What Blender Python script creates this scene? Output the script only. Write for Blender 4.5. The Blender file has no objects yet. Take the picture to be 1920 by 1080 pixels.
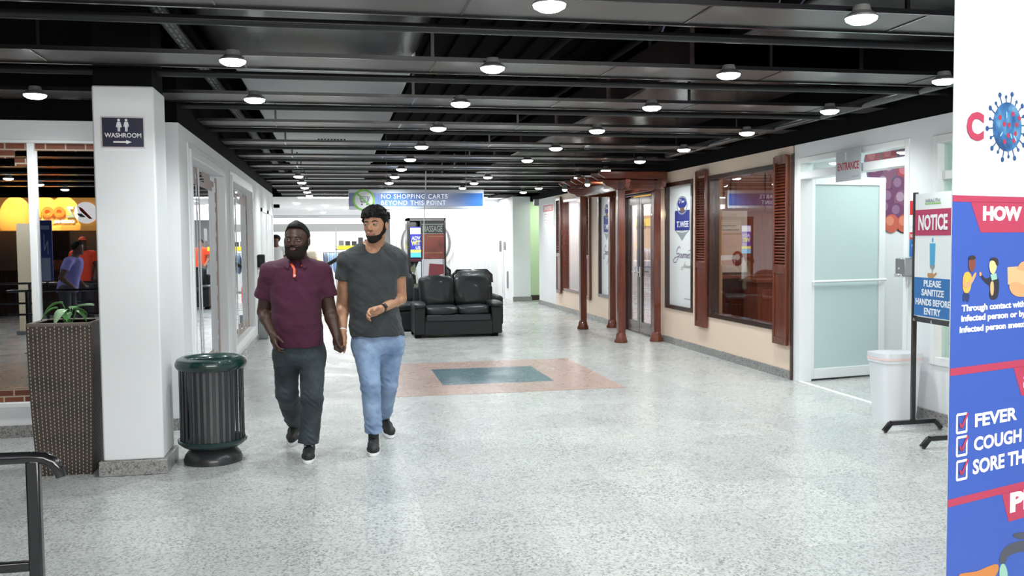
import bpy, bmesh, math, random
import numpy as np
from mathutils import Vector, Matrix
random.seed(7)
S = bpy.context.scene
COL = S.collection
PI = math.pi

# ------------------------------------------------------------------ camera, world, exposure
F_PX, CAM_H = 1700.0, 1.55
_pit = math.atan((540-451)/F_PX); _yaw = math.atan((960-630)*math.cos(_pit)/F_PX); _rol = -0.009
_fw = np.array([math.sin(_yaw)*math.cos(_pit), math.cos(_yaw)*math.cos(_pit), -math.sin(_pit)])
_r = np.array([math.cos(_yaw), -math.sin(_yaw), 0.0]); _u = np.cross(_r, _fw)
_r, _u = math.cos(_rol)*_r+math.sin(_rol)*_u, math.cos(_rol)*_u-math.sin(_rol)*_r
CAMP = np.array([0, 0, CAM_H])
cd = bpy.data.cameras.new('camera'); cam = bpy.data.objects.new('camera', cd); COL.objects.link(cam)
cd.sensor_width = 36; cd.lens = 36*F_PX/1920; cd.clip_start = .05; cd.clip_end = 200
cam.matrix_world = Matrix(((_r[0], _u[0], -_fw[0], 0), (_r[1], _u[1], -_fw[1], 0), (_r[2], _u[2], -_fw[2], CAM_H), (0, 0, 0, 1)))
S.camera = cam
W = bpy.data.worlds.new('world'); S.world = W; W.use_nodes = True
W.node_tree.nodes['Background'].inputs[0].default_value = (.80, .92, 1, 1)
W.node_tree.nodes['Background'].inputs[1].default_value = 0.35
S.view_settings.view_transform = 'Standard'; S.view_settings.look = 'None'
S.view_settings.gamma = 1; S.view_settings.use_curve_mapping = False
S.view_settings.exposure = 0.42
LAMP_W = 68.0          # watts of one ceiling bulb
def arealight(name, loc, aim, sx, sy, watts, colour=(1, .98, .96)):
    d = bpy.data.lights.new(name, 'AREA'); d.shape = 'RECTANGLE'; d.size = sx; d.size_y = sy; d.energy = watts; d.color = colour
    o = bpy.data.objects.new(name, d); COL.objects.link(o); o.location = loc
    o.rotation_euler = (Vector(aim)-Vector(loc)).to_track_quat('-Z', 'Y').to_euler(); return o
# added fill light from behind the camera, then the lit store at the far end
arealight('lobby_fill', (1.5, -3.0, 2.9), (1.8, 6, .9), 7, 1.2, 400)
arealight('store_light', (1.5, 33, 2.55), (1.5, 33, 0), 9, 16, 850)
arealight('end_light', (2.6, 23.9, 2.62), (2.6, 23.9, 0), 3.6, 1.0, 75)  # added light without a fixture, brightens the far walls
arealight('end_light', (5.6, 22.3, 2.6), (5.6, 22.3, 0), .8, .8, 14, (.85, 1, .8))
arealight('shop_light', (6.6, 10.6, 2.6), (6.6, 10.6, 0), 1.6, 1.6, 22, (1, .86, .7))
arealight('shop_light', (6.6, 14.5, 2.6), (6.6, 14.5, 0), 1.6, 1.6, 25, (1, .86, .7))
arealight('shop_light', (6.6, 18.5, 2.6), (6.6, 18.5, 0), 1.6, 1.6, 45, (1, .86, .65))
arealight('entry_light', (6.4, 8.0, 2.62), (6.4, 8.0, 0), 2.2, 1.6, 40, (.92, 1, .98))

# ------------------------------------------------------------------ pixel helpers
def ray(x, y): return _fw+_r*(x-960)/F_PX+_u*(540-y)/F_PX
def atY(x, y, Y): d = ray(x, y); return Vector(CAMP+d*(Y/d[1]))
def atZ(x, y, z=0): d = ray(x, y); return Vector(CAMP+d*((z-CAM_H)/d[2]))

# ------------------------------------------------------------------ materials
def mat(name, col, rough=.5, metal=0, coat=0, emit=None, es=0, spec=.5, sheen=0):
    m = bpy.data.materials.new(name); m.use_nodes = True; b = m.node_tree.nodes['Principled BSDF']
    b.inputs['Base Color'].default_value = (*col, 1); b.inputs['Roughness'].default_value = rough
    b.inputs['Metallic'].default_value = metal; b.inputs['Coat Weight'].default_value = coat
    b.inputs['Coat Roughness'].default_value = .08; b.inputs['Specular IOR Level'].default_value = spec
    if sheen: b.inputs['Sheen Weight'].default_value = sheen
    if emit: b.inputs['Emission Color'].default_value = (*emit, 1); b.inputs['Emission Strength'].default_value = es
    return m
def nodes(m): return m.node_tree.nodes, m.node_tree.links, m.node_tree.nodes['Principled BSDF']
def ramp(N, stops, interp='LINEAR'):
    r = N.new('ShaderNodeValToRGB'); e = r.color_ramp; e.interpolation = interp
    e.elements[0].position = stops[0][0]; e.elements[0].color = (*stops[0][1], 1)
    e.elements[1].position = stops[-1][0]; e.elements[1].color = (*stops[-1][1], 1)
    for p, c in stops[1:-1]: k = e.elements.new(p); k.color = (*c, 1)
    return r
def math_n(N, L, op, a, b=None):
    n = N.new('ShaderNodeMath'); n.operation = op
    for i, v in enumerate((a, b)):
        if v is None: continue
        if isinstance(v, (int, float)): n.inputs[i].default_value = v
        else: L.new(v, n.inputs[i])
    return n.outputs[0]
def mixc(N, L, fac, a, b, bt='MIX'):
    n = N.new('ShaderNodeMix'); n.data_type = 'RGBA'; n.blend_type = bt
    for i, v in ((0, fac), (6, a), (7, b)):
        if isinstance(v, (int, float)): n.inputs[i].default_value = v
        elif isinstance(v, tuple): n.inputs[i].default_value = (*v, 1)
        else: L.new(v, n.inputs[i])
    return n.outputs[2]
def coords(N, kind='Object', L=None, scale=None):
    t = N.new('ShaderNodeTexCoord').outputs[kind]
    if scale:
        m = N.new('ShaderNodeMapping'); m.inputs['Scale'].default_value = scale; L.new(t, m.inputs[0]); return m.outputs[0]
    return t
def noise(N, L, vec, scale, detail=3, rough=.55):
    n = N.new('ShaderNodeTexNoise'); n.inputs['Scale'].default_value = scale; n.inputs['Detail'].default_value = detail
    n.inputs['Roughness'].default_value = rough
    if vec is not None: L.new(vec, n.inputs['Vector'])
    return n.outputs['Fac']
def bump(N, L, b, h, dist=.002, strength=.5):
    n = N.new('ShaderNodeBump'); n.inputs['Distance'].default_value = dist; n.inputs['Strength'].default_value = strength
    L.new(h, n.inputs['Height']); L.new(n.outputs[0], b.inputs['Normal'])

def granite(name, lo, hi, tile=0, rough=.2, seams=True):
    m = mat(name, hi, rough, spec=.5); N, L, b = nodes(m)
    v = coords(N)
    vo = N.new('ShaderNodeTexVoronoi'); vo.inputs['Scale'].default_value = 95; L.new(v, vo.inputs['Vector'])
    sp = ramp(N, [(0, (0, 0, 0)), (.25, (.35,)*3), (.5, (.75,)*3), (1, (1, 1, 1))]); L.new(vo.outputs['Color'], sp.inputs[0])
    n2 = noise(N, L, v, 60, 5, .75)
    f = math_n(N, L, 'ADD', math_n(N, L, 'MULTIPLY', sp.outputs[0], .5), math_n(N, L, 'MULTIPLY', n2, .5))
    fr = ramp(N, [(.3, lo), (.5, tuple((a+c)/2 for a, c in zip(lo, hi))), (.72, hi)]); L.new(f, fr.inputs[0])
    c = fr.outputs[0]
    if tile:
        mp = N.new('ShaderNodeMapping'); mp.inputs['Location'].default_value = (-.46, -9.65, 0); L.new(v, mp.inputs[0])
        sn = N.new('ShaderNodeVectorMath'); sn.operation = 'DIVIDE'; sn.inputs[1].default_value = (tile, tile, 1); L.new(mp.outputs[0], sn.inputs[0])
        fl = N.new('ShaderNodeVectorMath'); fl.operation = 'FLOOR'; L.new(sn.outputs[0], fl.inputs[0])
        s2 = N.new('ShaderNodeSeparateXYZ'); L.new(fl.outputs[0], s2.inputs[0])
        cb = N.new('ShaderNodeCombineXYZ'); L.new(s2.outputs[0], cb.inputs[0]); L.new(s2.outputs[1], cb.inputs[1])
        wn = N.new('ShaderNodeTexWhiteNoise'); L.new(cb.outputs[0], wn.inputs['Vector'])
        tone = ramp(N, [(0, (.90, .905, .91)), (.5, (.97, .975, .98)), (1, (1.05, 1.05, 1.04))]); L.new(wn.outputs['Value'], tone.inputs[0])
        c = mixc(N, L, 1.0, c, tone.outputs[0], 'MULTIPLY')
        frc = N.new('ShaderNodeVectorMath'); frc.operation = 'FRACTION'; L.new(sn.outputs[0], frc.inputs[0])
        s3 = N.new('ShaderNodeSeparateXYZ'); L.new(frc.outputs[0], s3.inputs[0])
        e1 = math_n(N, L, 'LESS_THAN', s3.outputs[0], .0055); e2 = math_n(N, L, 'LESS_THAN', s3.outputs[1], .0045)
        e = math_n(N, L, 'MULTIPLY', math_n(N, L, 'MAXIMUM', e1, e2), .45)
        c = mixc(N, L, e, c, (.2, .2, .2))
    L.new(c, b.inputs['Base Color'])
    rr = ramp(N, [(.3, (rough*.8,)*3), (.7, (rough*1.3,)*3)]); L.new(noise(N, L, v, 2.2, 4), rr.inputs[0]); L.new(rr.outputs[0], b.inputs['Roughness'])
    return m
def wood(name, c1, c2, rough=.25, axis='Z', coat=.5):
    m = mat(name, c1, rough, coat=coat); N, L, b = nodes(m)
    sc = {'Z': (18, 18, 1.2), 'X': (1.2, 18, 18), 'Y': (18, 1.2, 18)}[axis]
    v = coords(N, 'Object', L, sc); n = noise(N, L, v, 1.6, 6, .65)
    r = ramp(N, [(.32, c1), (.5, tuple((a+d)/2 for a, d in zip(c1, c2))), (.7, c2)]); L.new(n, r.inputs[0]); L.new(r.outputs[0], b.inputs['Base Color'])
    bump(N, L, b, n, .001, .3); return m
def glass(name, refl, tint=(1, 1, 1), power=3.0, rough=0.0):
    """clear pane: looks through it, mirrors more at a slant"""
    m = bpy.data.materials.new(name); m.use_nodes = True; N, L = m.node_tree.nodes, m.node_tree.links
    N.remove(N['Principled BSDF']); out = N['Material Output']
    tr = N.new('ShaderNodeBsdfTransparent'); tr.inputs[0].default_value = (*tint, 1)
    gl = N.new('ShaderNodeBsdfAnisotropic'); gl.inputs['Roughness'].default_value = rough; gl.inputs[0].default_value = (.95, .97, 1, 1)
    lw = N.new('ShaderNodeLayerWeight'); lw.inputs[0].default_value = .5
    p = math_n(N, L, 'POWER', lw.outputs['Facing'], power)
    f = math_n(N, L, 'ADD', math_n(N, L, 'MULTIPLY', p, 1-refl), refl)
    mx = N.new('ShaderNodeMixShader'); L.new(f, mx.inputs[0]); L.new(tr.outputs[0], mx.inputs[1]); L.new(gl.outputs[0], mx.inputs[2])
    L.new(mx.outputs[0], out.inputs[0]); return m
def plaster(name, col, rough=.55, b=.0015):
    m = mat(name, col, rough); N, L, bs = nodes(m); v = coords(N)
    n = noise(N, L, v, 35, 4); bump(N, L, bs, n, b, .35)
    r = ramp(N, [(.3, tuple(c*.96 for c in col)), (.7, col)]); L.new(noise(N, L, v, 1.4, 3), r.inputs[0]); L.new(r.outputs[0], bs.inputs['Base Color'])
    return m
M = {}
M['floor'] = granite('terrazzo_floor', (.21, .215, .215), (.54, .55, .545), tile=.615, rough=.27)
M['granite'] = granite('granite_skirting', (.10, .10, .10), (.36, .35, .34), rough=.3)
M['blue_tile'] = granite('blue_floor_tile', (.045, .085, .11), (.10, .17, .20), rough=.26)
M['red_tile'] = granite('terracotta_floor_tile', (.24, .15, .13), (.50, .37, .33), tile=.615, rough=.27)
M['white_wall'] = plaster('white_plaster', (.82, .84, .86))
M['white_paint'] = mat('white_gloss_paint', (.85, .87, .88), .3)
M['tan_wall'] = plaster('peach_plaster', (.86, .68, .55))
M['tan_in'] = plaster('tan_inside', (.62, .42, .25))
M['green_wall'] = plaster('green_lit_wall', (.70, .84, .58))  # green light on the recess wall is put into its colour
M['black'] = mat('black_matte', (.004, .004, .005), .8, spec=.08)
M['black_gloss'] = mat('black_gloss', (.008, .008, .010), .22, coat=.4)
M['deck'] = mat('dark_deck', (.003, .003, .0035), .8, spec=.05)
M['slat'] = mat('ceiling_slat_metal', (.125, .115, .115), .34, .6)
M['pipe'] = mat('black_pipe', (.012, .012, .014), .3, .2)
M['duct'] = mat('galvanised_duct', (.50, .51, .53), .40, .55)
M['duct_dark'] = mat('dark_duct', (.014, .013, .013), .3, .3)
M['duct_brown'] = mat('brown_duct', (.12, .095, .09), .26, .7)
for k in ('duct', 'duct_brown', 'duct_dark'):
    N, L, b = nodes(M[k]); v = coords(N, 'Object', L, (1, .25, 1)); n = noise(N, L, v, 3.2, 5); bump(N, L, b, n, .03, .45)
M['lens'] = mat('bulb_lens', (1, 1, 1), .4, emit=(.93, 1, .98), es=14)
M['lens_warm'] = mat('warm_lens', (1, 1, 1), .4, emit=(1, .85, .55), es=12)
M['white_metal'] = mat('lamp_white_metal', (.30, .30, .30), .35, .3)
M['chrome'] = mat('chrome', (.7, .7, .7), .18, 1)
M['grey_metal'] = mat('grey_metal', (.35, .36, .37), .35, .8)
M['wood'] = wood('mahogany', (.085, .016, .008), (.20, .045, .02))
M['wood_y'] = wood('mahogany_long', (.085, .016, .008), (.20, .045, .02), axis='Y')
M['wood_x'] = wood('mahogany_cross', (.085, .016, .008), (.20, .045, .02), axis='X')
M['dark_wood'] = wood('dark_wood', (.022, .008, .006), (.05, .018, .012))
M['cab'] = wood('cabinet_wood', (.17, .035, .016), (.34, .085, .035), rough=.3)
M['glass_front'] = glass('mirror_like_window', .34, (.9, .9, .92))
M['glass_left'] = glass('left_window_glass', .30, (.8, .8, .82), 1.6)
M['glass_right'] = glass('shop_glass', .05, (.96, .96, .96), 3.4)
M['glass_clear'] = glass('clear_glass', .05, (.95, 1, .98), 4)
M['frost'] = mat('frosted_pane', (.70, .86, .85), .22, coat=.5)
N, L, b = nodes(M['frost']); b.inputs['Transmission Weight'].default_value = .25
M['leather'] = mat('black_leather', (.012, .016, .018), .42, coat=.04, spec=.4)
N, L, b = nodes(M['leather']); v = coords(N); bump(N, L, b, noise(N, L, v, 140, 3), .0008, .5)
M['leather2'] = mat('charcoal_vinyl', (.014, .016, .018), .55, spec=.35)
M['green_metal'] = mat('dark_green_enamel', (.006, .030, .025), .28, coat=.4)
M['slat_black'] = mat('bin_bar_black', (.016, .017, .022), .35, coat=.2)
M['liner'] = mat('bin_liner', (.26, .28, .28), .4)
M['plastic_white'] = mat('white_plastic', (.78, .80, .84), .45)
M['bag'] = mat('bin_bag_pink', (.85, .62, .60), .5)
M['soil'] = mat('soil', (.03, .022, .015), .9)
M['leaf'] = mat('leaf_green', (.10, .26, .08), .38); M['leaf_lt'] = mat('leaf_light', (.42, .62, .38), .4)
def flat(name, col, rough=.5, **k):
    if name not in M: M[name] = mat(name, col, rough, **k)
    return M[name]
def srgb(r, g, b): return tuple(((c/255+.055)/1.055)**2.4 if c > 10 else c/255/12.92 for c in (r, g, b))
flat('navy', (.006, .010, .045), .25); flat('ink_white', (.85, .86, .88)); flat('print_white', (.86, .88, .90), .35)
flat('red', (.55, .02, .02)); flat('crimson', srgb(160, 52, 78)); flat('banner_blue', srgb(52, 80, 158), .4)
flat('banner_white', srgb(205, 212, 220), .4); flat('virus_dark', srgb(30, 68, 115)); flat('virus_red', srgb(160, 42, 65))
flat('royal', (.015, .03, .25)); flat('sign_blue', srgb(40, 110, 190)); flat('lime', srgb(140, 200, 100)); flat('yellow', (.85, .70, .04)); flat('orange', (.85, .25, .02))
flat('notice_red', srgb(185, 60, 100)); flat('notice_blue', srgb(45, 115, 185)); flat('cyan', srgb(80, 170, 215)); flat('skin_print', srgb(190, 142, 100)); flat('skin_dark', srgb(150, 80, 60))
flat('grey_print', srgb(150, 158, 165)); flat('ink', (.01, .01, .015)); flat('silver', (.5, .5, .52), .3, metal=.6)
# brick film
mb = mat('brick_print', (.3, .1, .06), .6); M['brick'] = mb; N, L, b = nodes(mb)
sp = N.new('ShaderNodeSeparateXYZ'); L.new(coords(N), sp.inputs[0]); cb = N.new('ShaderNodeCombineXYZ')
L.new(math_n(N, L, 'ADD', sp.outputs[0], sp.outputs[1]), cb.inputs[0]); L.new(sp.outputs[2], cb.inputs[1])
bt = N.new('ShaderNodeTexBrick'); L.new(cb.outputs[0], bt.inputs['Vector']); bt.inputs['Scale'].default_value = 1
bt.inputs['Brick Width'].default_value = .15; bt.inputs['Row Height'].default_value = .055; bt.inputs['Mortar Size'].default_value = .006
bt.inputs['Color1'].default_value = (.25, .07, .035, 1); bt.inputs['Color2'].default_value = (.13, .035, .02, 1); bt.inputs['Mortar'].default_value = (.45, .38, .28, 1)
L.new(bt.outputs['Color'], b.inputs['Base Color'])
# lattice-woven planter
mw = mat('woven_wicker', (.08, .06, .05), .5); M['wicker'] = mw; N, L, b = nodes(mw)
sp = N.new('ShaderNodeSeparateXYZ'); L.new(coords(N, 'UV'), sp.inputs[0])
u = math_n(N, L, 'MULTIPLY', sp.outputs[0], 15); vv = math_n(N, L, 'MULTIPLY', sp.outputs[1], 42)
ui = math_n(N, L, 'FLOOR', u)
par = math_n(N, L, 'MODULO', ui, 2.0)
v2 = math_n(N, L, 'ADD', vv, math_n(N, L, 'MULTIPLY', par, .5))
fu = math_n(N, L, 'FRACT', u); fv = math_n(N, L, 'FRACT', v2)
da = math_n(N, L, 'MULTIPLY', math_n(N, L, 'LESS_THAN', math_n(N, L, 'ABSOLUTE', math_n(N, L, 'SUBTRACT', fu, .5)), .12), math_n(N, L, 'LESS_THAN', fv, .52))
bandn = noise(N, L, coords(N, 'UV', L, (.6, 9, 1)), 1, 4, .6)
br = ramp(N, [(.3, (.022, .018, .016)), (.5, (.06, .045, .036)), (.72, (.085, .058, .045))]); L.new(bandn, br.inputs[0])
row = math_n(N, L, 'LESS_THAN', math_n(N, L, 'FRACT', math_n(N, L, 'MULTIPLY', sp.outputs[1], 84)), .3)
c0 = mixc(N, L, math_n(N, L, 'MULTIPLY', row, .6), br.outputs[0], (.012, .01, .01))
L.new(mixc(N, L, da, c0, (.40, .36, .30)), b.inputs['Base Color'])
bump(N, L, b, math_n(N, L, 'SUBTRACT', math_n(N, L, 'MULTIPLY', da, 1.0), row), .004, .6)
# fabrics
def fabric(name, c1, c2, scale=3.0, rough=.85, weave=900, sheen=.15):
    m = mat(name, c1, rough, sheen=sheen); N, L, b = nodes(m); v = coords(N)
    r = ramp(N, [(.3, c1), (.7, c2)]); L.new(noise(N, L, v, scale, 5, .6), r.inputs[0])
    w = noise(N, L, v, weave, 2); L.new(mixc(N, L, .35, r.outputs[0], w, 'OVERLAY'), b.inputs['Base Color']); bump(N, L, b, w, .0006, .4); return m

# ------------------------------------------------------------------ mesh helpers
def V3(p): return Vector(p)
class MB:
    def __init__(s): s.v = []; s.f = []; s.uv = None
    def add(s, vs, fs):
        n = len(s.v); s.v += [tuple(v) for v in vs]; s.f += [tuple(i+n for i in f) for f in fs]; return s
    def box(s, x0, y0, z0, x1, y1, z1):
        x0, x1 = sorted((x0, x1)); y0, y1 = sorted((y0, y1)); z0, z1 = sorted((z0, z1))
        return s.add([(x, y, z) for x in (x0, x1) for y in (y0, y1) for z in (z0, z1)],
                     [(0, 1, 3, 2), (4, 6, 7, 5), (0, 4, 5, 1), (2, 3, 7, 6), (0, 2, 6, 4), (1, 5, 7, 3)])
    def tube(s, pts, r, n=12, cap=True, closed=False):
        pts = [Vector(p) for p in pts]; k = len(pts); rs = r if isinstance(r, (list, tuple)) else [r]*k
        rings = []; prev = None
        for i, p in enumerate(pts):
            if closed: t = pts[(i+1) % k]-pts[i-1]
            else: t = pts[min(i+1, k-1)]-pts[max(i-1, 0)]
            t.normalize()
            if prev is None: a = t.orthogonal().normalized()
            else: a = (prev-t*prev.dot(t)).normalized()
            prev = a; b = t.cross(a)
            rings.append([p+(a*math.cos(2*PI*j/n)+b*math.sin(2*PI*j/n))*rs[i] for j in range(n)])
        vs = [v for R in rings for v in R]; fs = []
        for i in range(k if closed else k-1):
            for j in range(n):
                a0 = i*n+j; a1 = i*n+(j+1) % n; b0 = ((i+1) % k)*n+j; b1 = ((i+1) % k)*n+(j+1) % n
                fs.append((a0, a1, b1, b0))
        if cap and not closed: fs += [tuple(range(n))[::-1], tuple((k-1)*n+j for j in range(n))]
        return s.add(vs, fs)
    def lathe(s, prof, c=(0, 0, 0), n=32, cap=True):
        vs = [(c[0]+r*math.cos(2*PI*j/n), c[1]+r*math.sin(2*PI*j/n), c[2]+z) for r, z in prof for j in range(n)]; k = len(prof)
        fs = [(i*n+j, i*n+(j+1) % n, (i+1)*n+(j+1) % n, (i+1)*n+j) for i in range(k-1) for j in range(n)]
        if cap: fs += [tuple(range(n))[::-1], tuple((k-1)*n+j for j in range(n))]
        return s.add(vs, fs)
    def ball(s, c, r, nu=16, nv=10):
        r = (r, r, r) if isinstance(r, (int, float)) else r
        vs = [(c[0], c[1], c[2]+r[2])]
        for i in range(1, nv):
            t = PI*i/nv
            for j in range(nu): p = 2*PI*j/nu; vs.append((c[0]+r[0]*math.sin(t)*math.cos(p), c[1]+r[1]*math.sin(t)*math.sin(p), c[2]+r[2]*math.cos(t)))
        vs.append((c[0], c[1], c[2]-r[2])); fs = [(0, 1+j, 1+(j+1) % nu) for j in range(nu)]
        for i in range(nv-2):
            for j in range(nu): a = 1+i*nu; fs.append((a+j, a+nu+j, a+nu+(j+1) % nu, a+(j+1) % nu))
        a = 1+(nv-2)*nu; l = len(vs)-1; fs += [(l, a+(j+1) % nu, a+j) for j in range(nu)]
        return s.add(vs, fs)
    def prism(s, F, pts, n0, n1):
        """polygon pts (u,v) in frame F extruded from offset n0 to n1"""
        o, u, v, n = F; k = len(pts); vs = [o+u*a+v*b+n*h for h in (n0, n1) for a, b in pts]
        return s.add(vs, [tuple(range(k))[::-1], tuple(range(k, 2*k))]+[(i, (i+1) % k, k+(i+1) % k, k+i) for i in range(k)])
    def rect(s, F, a0, b0, a1, b1, n0, n1): return s.prism(F, [(a0, b0), (a1, b0), (a1, b1), (a0, b1)], n0, n1)
    def disc(s, F, a, b, ra, rb=None, n0=0, n1=.001, k=28):
        rb = rb or ra; return s.prism(F, [(a+ra*math.cos(2*PI*i/k), b+rb*math.sin(2*PI*i/k)) for i in range(k)], n0, n1)
    def ring(s, F, a, b, r, w, n0=0, n1=.001, k=36, rb=1):
        o, u, v, n = F
        for i in range(k):
            t0, t1 = 2*PI*i/k, 2*PI*(i+1)/k
            s.prism(F, [(a+q*math.cos(t), b+rb*q*math.sin(t)) for q, t in ((r, t0), (r, t1), (r-w, t1), (r-w, t0))], n0, n1)
        return s
    def line(s, F, pts, w, n0=0, n1=.001):
        for (a, b), (c, d) in zip(pts, pts[1:]):
            l = math.hypot(c-a, d-b) or 1; x, y = -(d-b)/l*w/2, (c-a)/l*w/2
            s.prism(F, [(a-x, b-y), (c-x, d-y), (c+x, d+y), (a+x, b+y)], n0, n1)
        return s
    def build(s, name, m, parent=None, smooth=False, bevel=0, loc=None, seg=2):
        me = bpy.data.meshes.new(name); me.from_pydata(s.v, [], s.f)
        bm = bmesh.new(); bm.from_mesh(me); bmesh.ops.recalc_face_normals(bm, faces=bm.faces); bm.to_mesh(me); bm.free()
        o = bpy.data.objects.new(name, me); COL.objects.link(o); me.materials.append(m)
        if smooth:
            for p in me.polygons: p.use_smooth = True
            me.set_sharp_from_angle(angle=math.radians(40)) if hasattr(me, 'set_sharp_from_angle') else None
        if bevel:
            b = o.modifiers.new('bevel', 'BEVEL'); b.width = bevel; b.segments = seg; b.limit_method = 'ANGLE'
            for p in me.polygons: p.use_smooth = True
            me.set_sharp_from_angle(angle=math.radians(40)) if hasattr(me, 'set_sharp_from_angle') else None
        if parent is not None: put(o, parent)
        return o
def put(o, parent):
    """parent without moving; geometry is built in world coordinates"""
    o.parent = parent
    m = Matrix.Identity(4); q = parent
    while q is not None: m = Matrix.LocRotScale(q.location, q.rotation_euler, q.scale) @ m; q = q.parent
    o.matrix_parent_inverse = Matrix.Identity(4); 
    inv = m.inverted()
    if o.type == 'MESH': o.data.transform(inv)
    else: o.matrix_local = inv @ o.matrix_world
    return o
def tag(o, label, cat, group=None, kind=None):
    o['label'] = label; o['category'] = cat
    if group: o['group'] = group
    if kind: o['kind'] = kind
    return o
def thing(name, label, cat, loc=(0, 0, 0), group=None):
    o = bpy.data.objects.new(name, None); o.empty_display_size = .1; COL.objects.link(o); o.location = loc
    return tag(o, label, cat, group)
def struct(o): o['kind'] = 'structure'; return o
def dup(root, loc, label=None, group=None):
    r = root.copy(); COL.objects.link(r); r.location = loc
    if label: r['label'] = label
    if group: r['group'] = group
    for ch in root.children:
        c = ch.copy(); COL.objects.link(c); c.parent = r
        for g in ch.children: d = g.copy(); COL.objects.link(d); d.parent = c
    return r
def frame(o, u, v, n=None):
    o, u, v = Vector(o), Vector(u).normalized(), Vector(v).normalized()
    return (o, u, v, Vector(n).normalized() if n is not None else u.cross(v))
def text(name, s, F, a0, b0, a1, b1, m, parent=None, bold=0.0, n0=.001, depth=.0015, shear=0, spacing=1.0):
    """flat lettering fitted to the box (a0,b0)-(a1,b1) of frame F"""
    c = bpy.data.curves.new(name, 'FONT'); c.body = s; c.size = 1; c.offset = bold; c.extrude = .5; c.shear = shear; c.space_character = spacing
    c.resolution_u = 3
    t = bpy.data.objects.new('t', c); COL.objects.link(t); dg = bpy.context.evaluated_depsgraph_get(); dg.update()
    me = bpy.data.meshes.new_from_object(t.evaluated_get(dg)); bpy.data.objects.remove(t); bpy.data.curves.remove(c)
    P = np.zeros(len(me.vertices)*3); me.vertices.foreach_get('co', P); P = P.reshape(-1, 3)
    mn, mx = P.min(0), P.max(0); P = (P-mn)/np.maximum(mx-mn, 1e-6)
    o, u, v, n = (np.array(q) for q in F)
    Q = o+np.outer(a0+P[:, 0]*(a1-a0), u)+np.outer(b0+P[:, 1]*(b1-b0), v)+np.outer(n0+P[:, 2]*depth, n)
    me.vertices.foreach_set('co', Q.ravel()); me.update(); me.name = name; me.materials.clear(); me.materials.append(m)
    ob = bpy.data.objects.new(name, me); COL.objects.link(ob)
    if parent is not None: put(ob, parent)
    return ob
# ------------------------------------------------------------------ the setting
def slab(name, m, *b, **k): return struct(MB().box(*b).build(name, m, **k))
slab('floor', M['floor'], -12, -10, -.12, 12, 50, 0)
# coloured floor inset: blue square of four tiles in a terracotta border
t = thing('floor_inset', 'blue-green tile square with terracotta border set into the grey floor', 'floor inset', (1.72, 10.26, 0))
t['kind'] = 'structure'
mb_ = MB(); x0, y0, x1, y1 = .49, 9.03, 2.95, 11.49; a0, b0, a1, b1 = 1.105, 9.65, 2.335, 10.88
for q in ((x0, y0, x1, b0), (x0, b1, x1, y1), (x0, b0, a0, b1), (a1, b0, x1, b1)): mb_.box(q[0], q[1], .0005, q[2], q[3], .0022)
mb_.build('border', M['red_tile'], t)
MB().box(a0, b0, .0005, a1, b1, .0022).build('centre_tile', M['blue_tile'], t)

# --- right wall, X = 4.87 (thickness outwards)
XR, TH, ZT = 4.87, .16, 2.545
def wall_x(name, m, X0, X1, ya, yb, z1, holes):
    """wall lying along Y with rectangular holes (y0,y1,z0,z1)"""
    mm = MB(); ys = sorted({ya, yb, *[h[0] for h in holes], *[h[1] for h in holes]})
    for p, q in zip(ys, ys[1:]):
        c = (p+q)/2; hs = sorted([(h[2], h[3]) for h in holes if h[0] < c < h[1]]); z = 0
        for h in hs:
            if h[0] > z: mm.box(X0, p, z, X1, q, h[0])
            z = h[1]
        if z < z1: mm.box(X0, p, z, X1, q, z1)
    return struct(mm.build(name, m))
R_H = [(9.47, 11.33, .52, 2.37), (11.90, 12.95, .53, 2.37), (13.52, 14.92, 0, 2.32), (15.75, 16.50, .49, 2.42), (17.25, 19.25, .46, 2.41)]
wall_x('wall_right', M['tan_wall'], XR, XR+TH, 9.10, 19.9, ZT, R_H)
wall_x('wall_right', M['white_wall'], XR, XR+TH, 19.9, 21.6, ZT, [])
wall_x('wall_right', M['white_wall'], XR, XR+TH, 4.2, 9.06, ZT, [(7.08, 8.98, 0, 2.39), (5.0, 6.73, .50, 2.37)])
slab('trim_1', M['dark_wood'], XR-.02, 9.06, 0, XR+TH, 9.10, 2.46)
slab('baseboard_right', M['granite'], XR-.018, 9.10, 0, XR, 13.45, .10)
slab('baseboard_right', M['granite'], XR-.018, 14.98, 0, XR, 21.6, .10)
slab('baseboard_right', M['granite'], XR-.018, 4.2, 0, XR, 7.0, .10)
slab('wall_right', M['black'], XR+.01, 3.6, ZT, XR+TH, 23.2, 3.9)
slab('wall_right', M['black'], 3.9, 21.6, 2.66, 4.9, 23.3, 3.9)
# recess: side wall coloured for its green light; then the far white pier
slab('wall_back', M['green_wall'], XR-.02, 23.0, 0, 8, 23.15, 2.66)
slab('wall_right', M['white_wall'], XR+TH, 21.45, 0, 8, 21.6, ZT)
slab('baseboard_back', M['dark_wood'], XR-.02, 22.97, 0, 6.5, 23.0, .13)
slab('wall_back', M['white_wall'], 4.42, 22.6, 0, 4.87, 23.15, 2.66)
slab('baseboard_back', M['granite'], 4.40, 22.57, 0, 4.89, 22.6, .12)
wall_x('wall_right', M['white_wall'], 4.42, 4.55, 23.15, 29.0, 2.66, [])
slab('ceiling', M['white_wall'], 4.4, 21.6, 2.66, 8, 23.2, 2.72)
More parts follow.
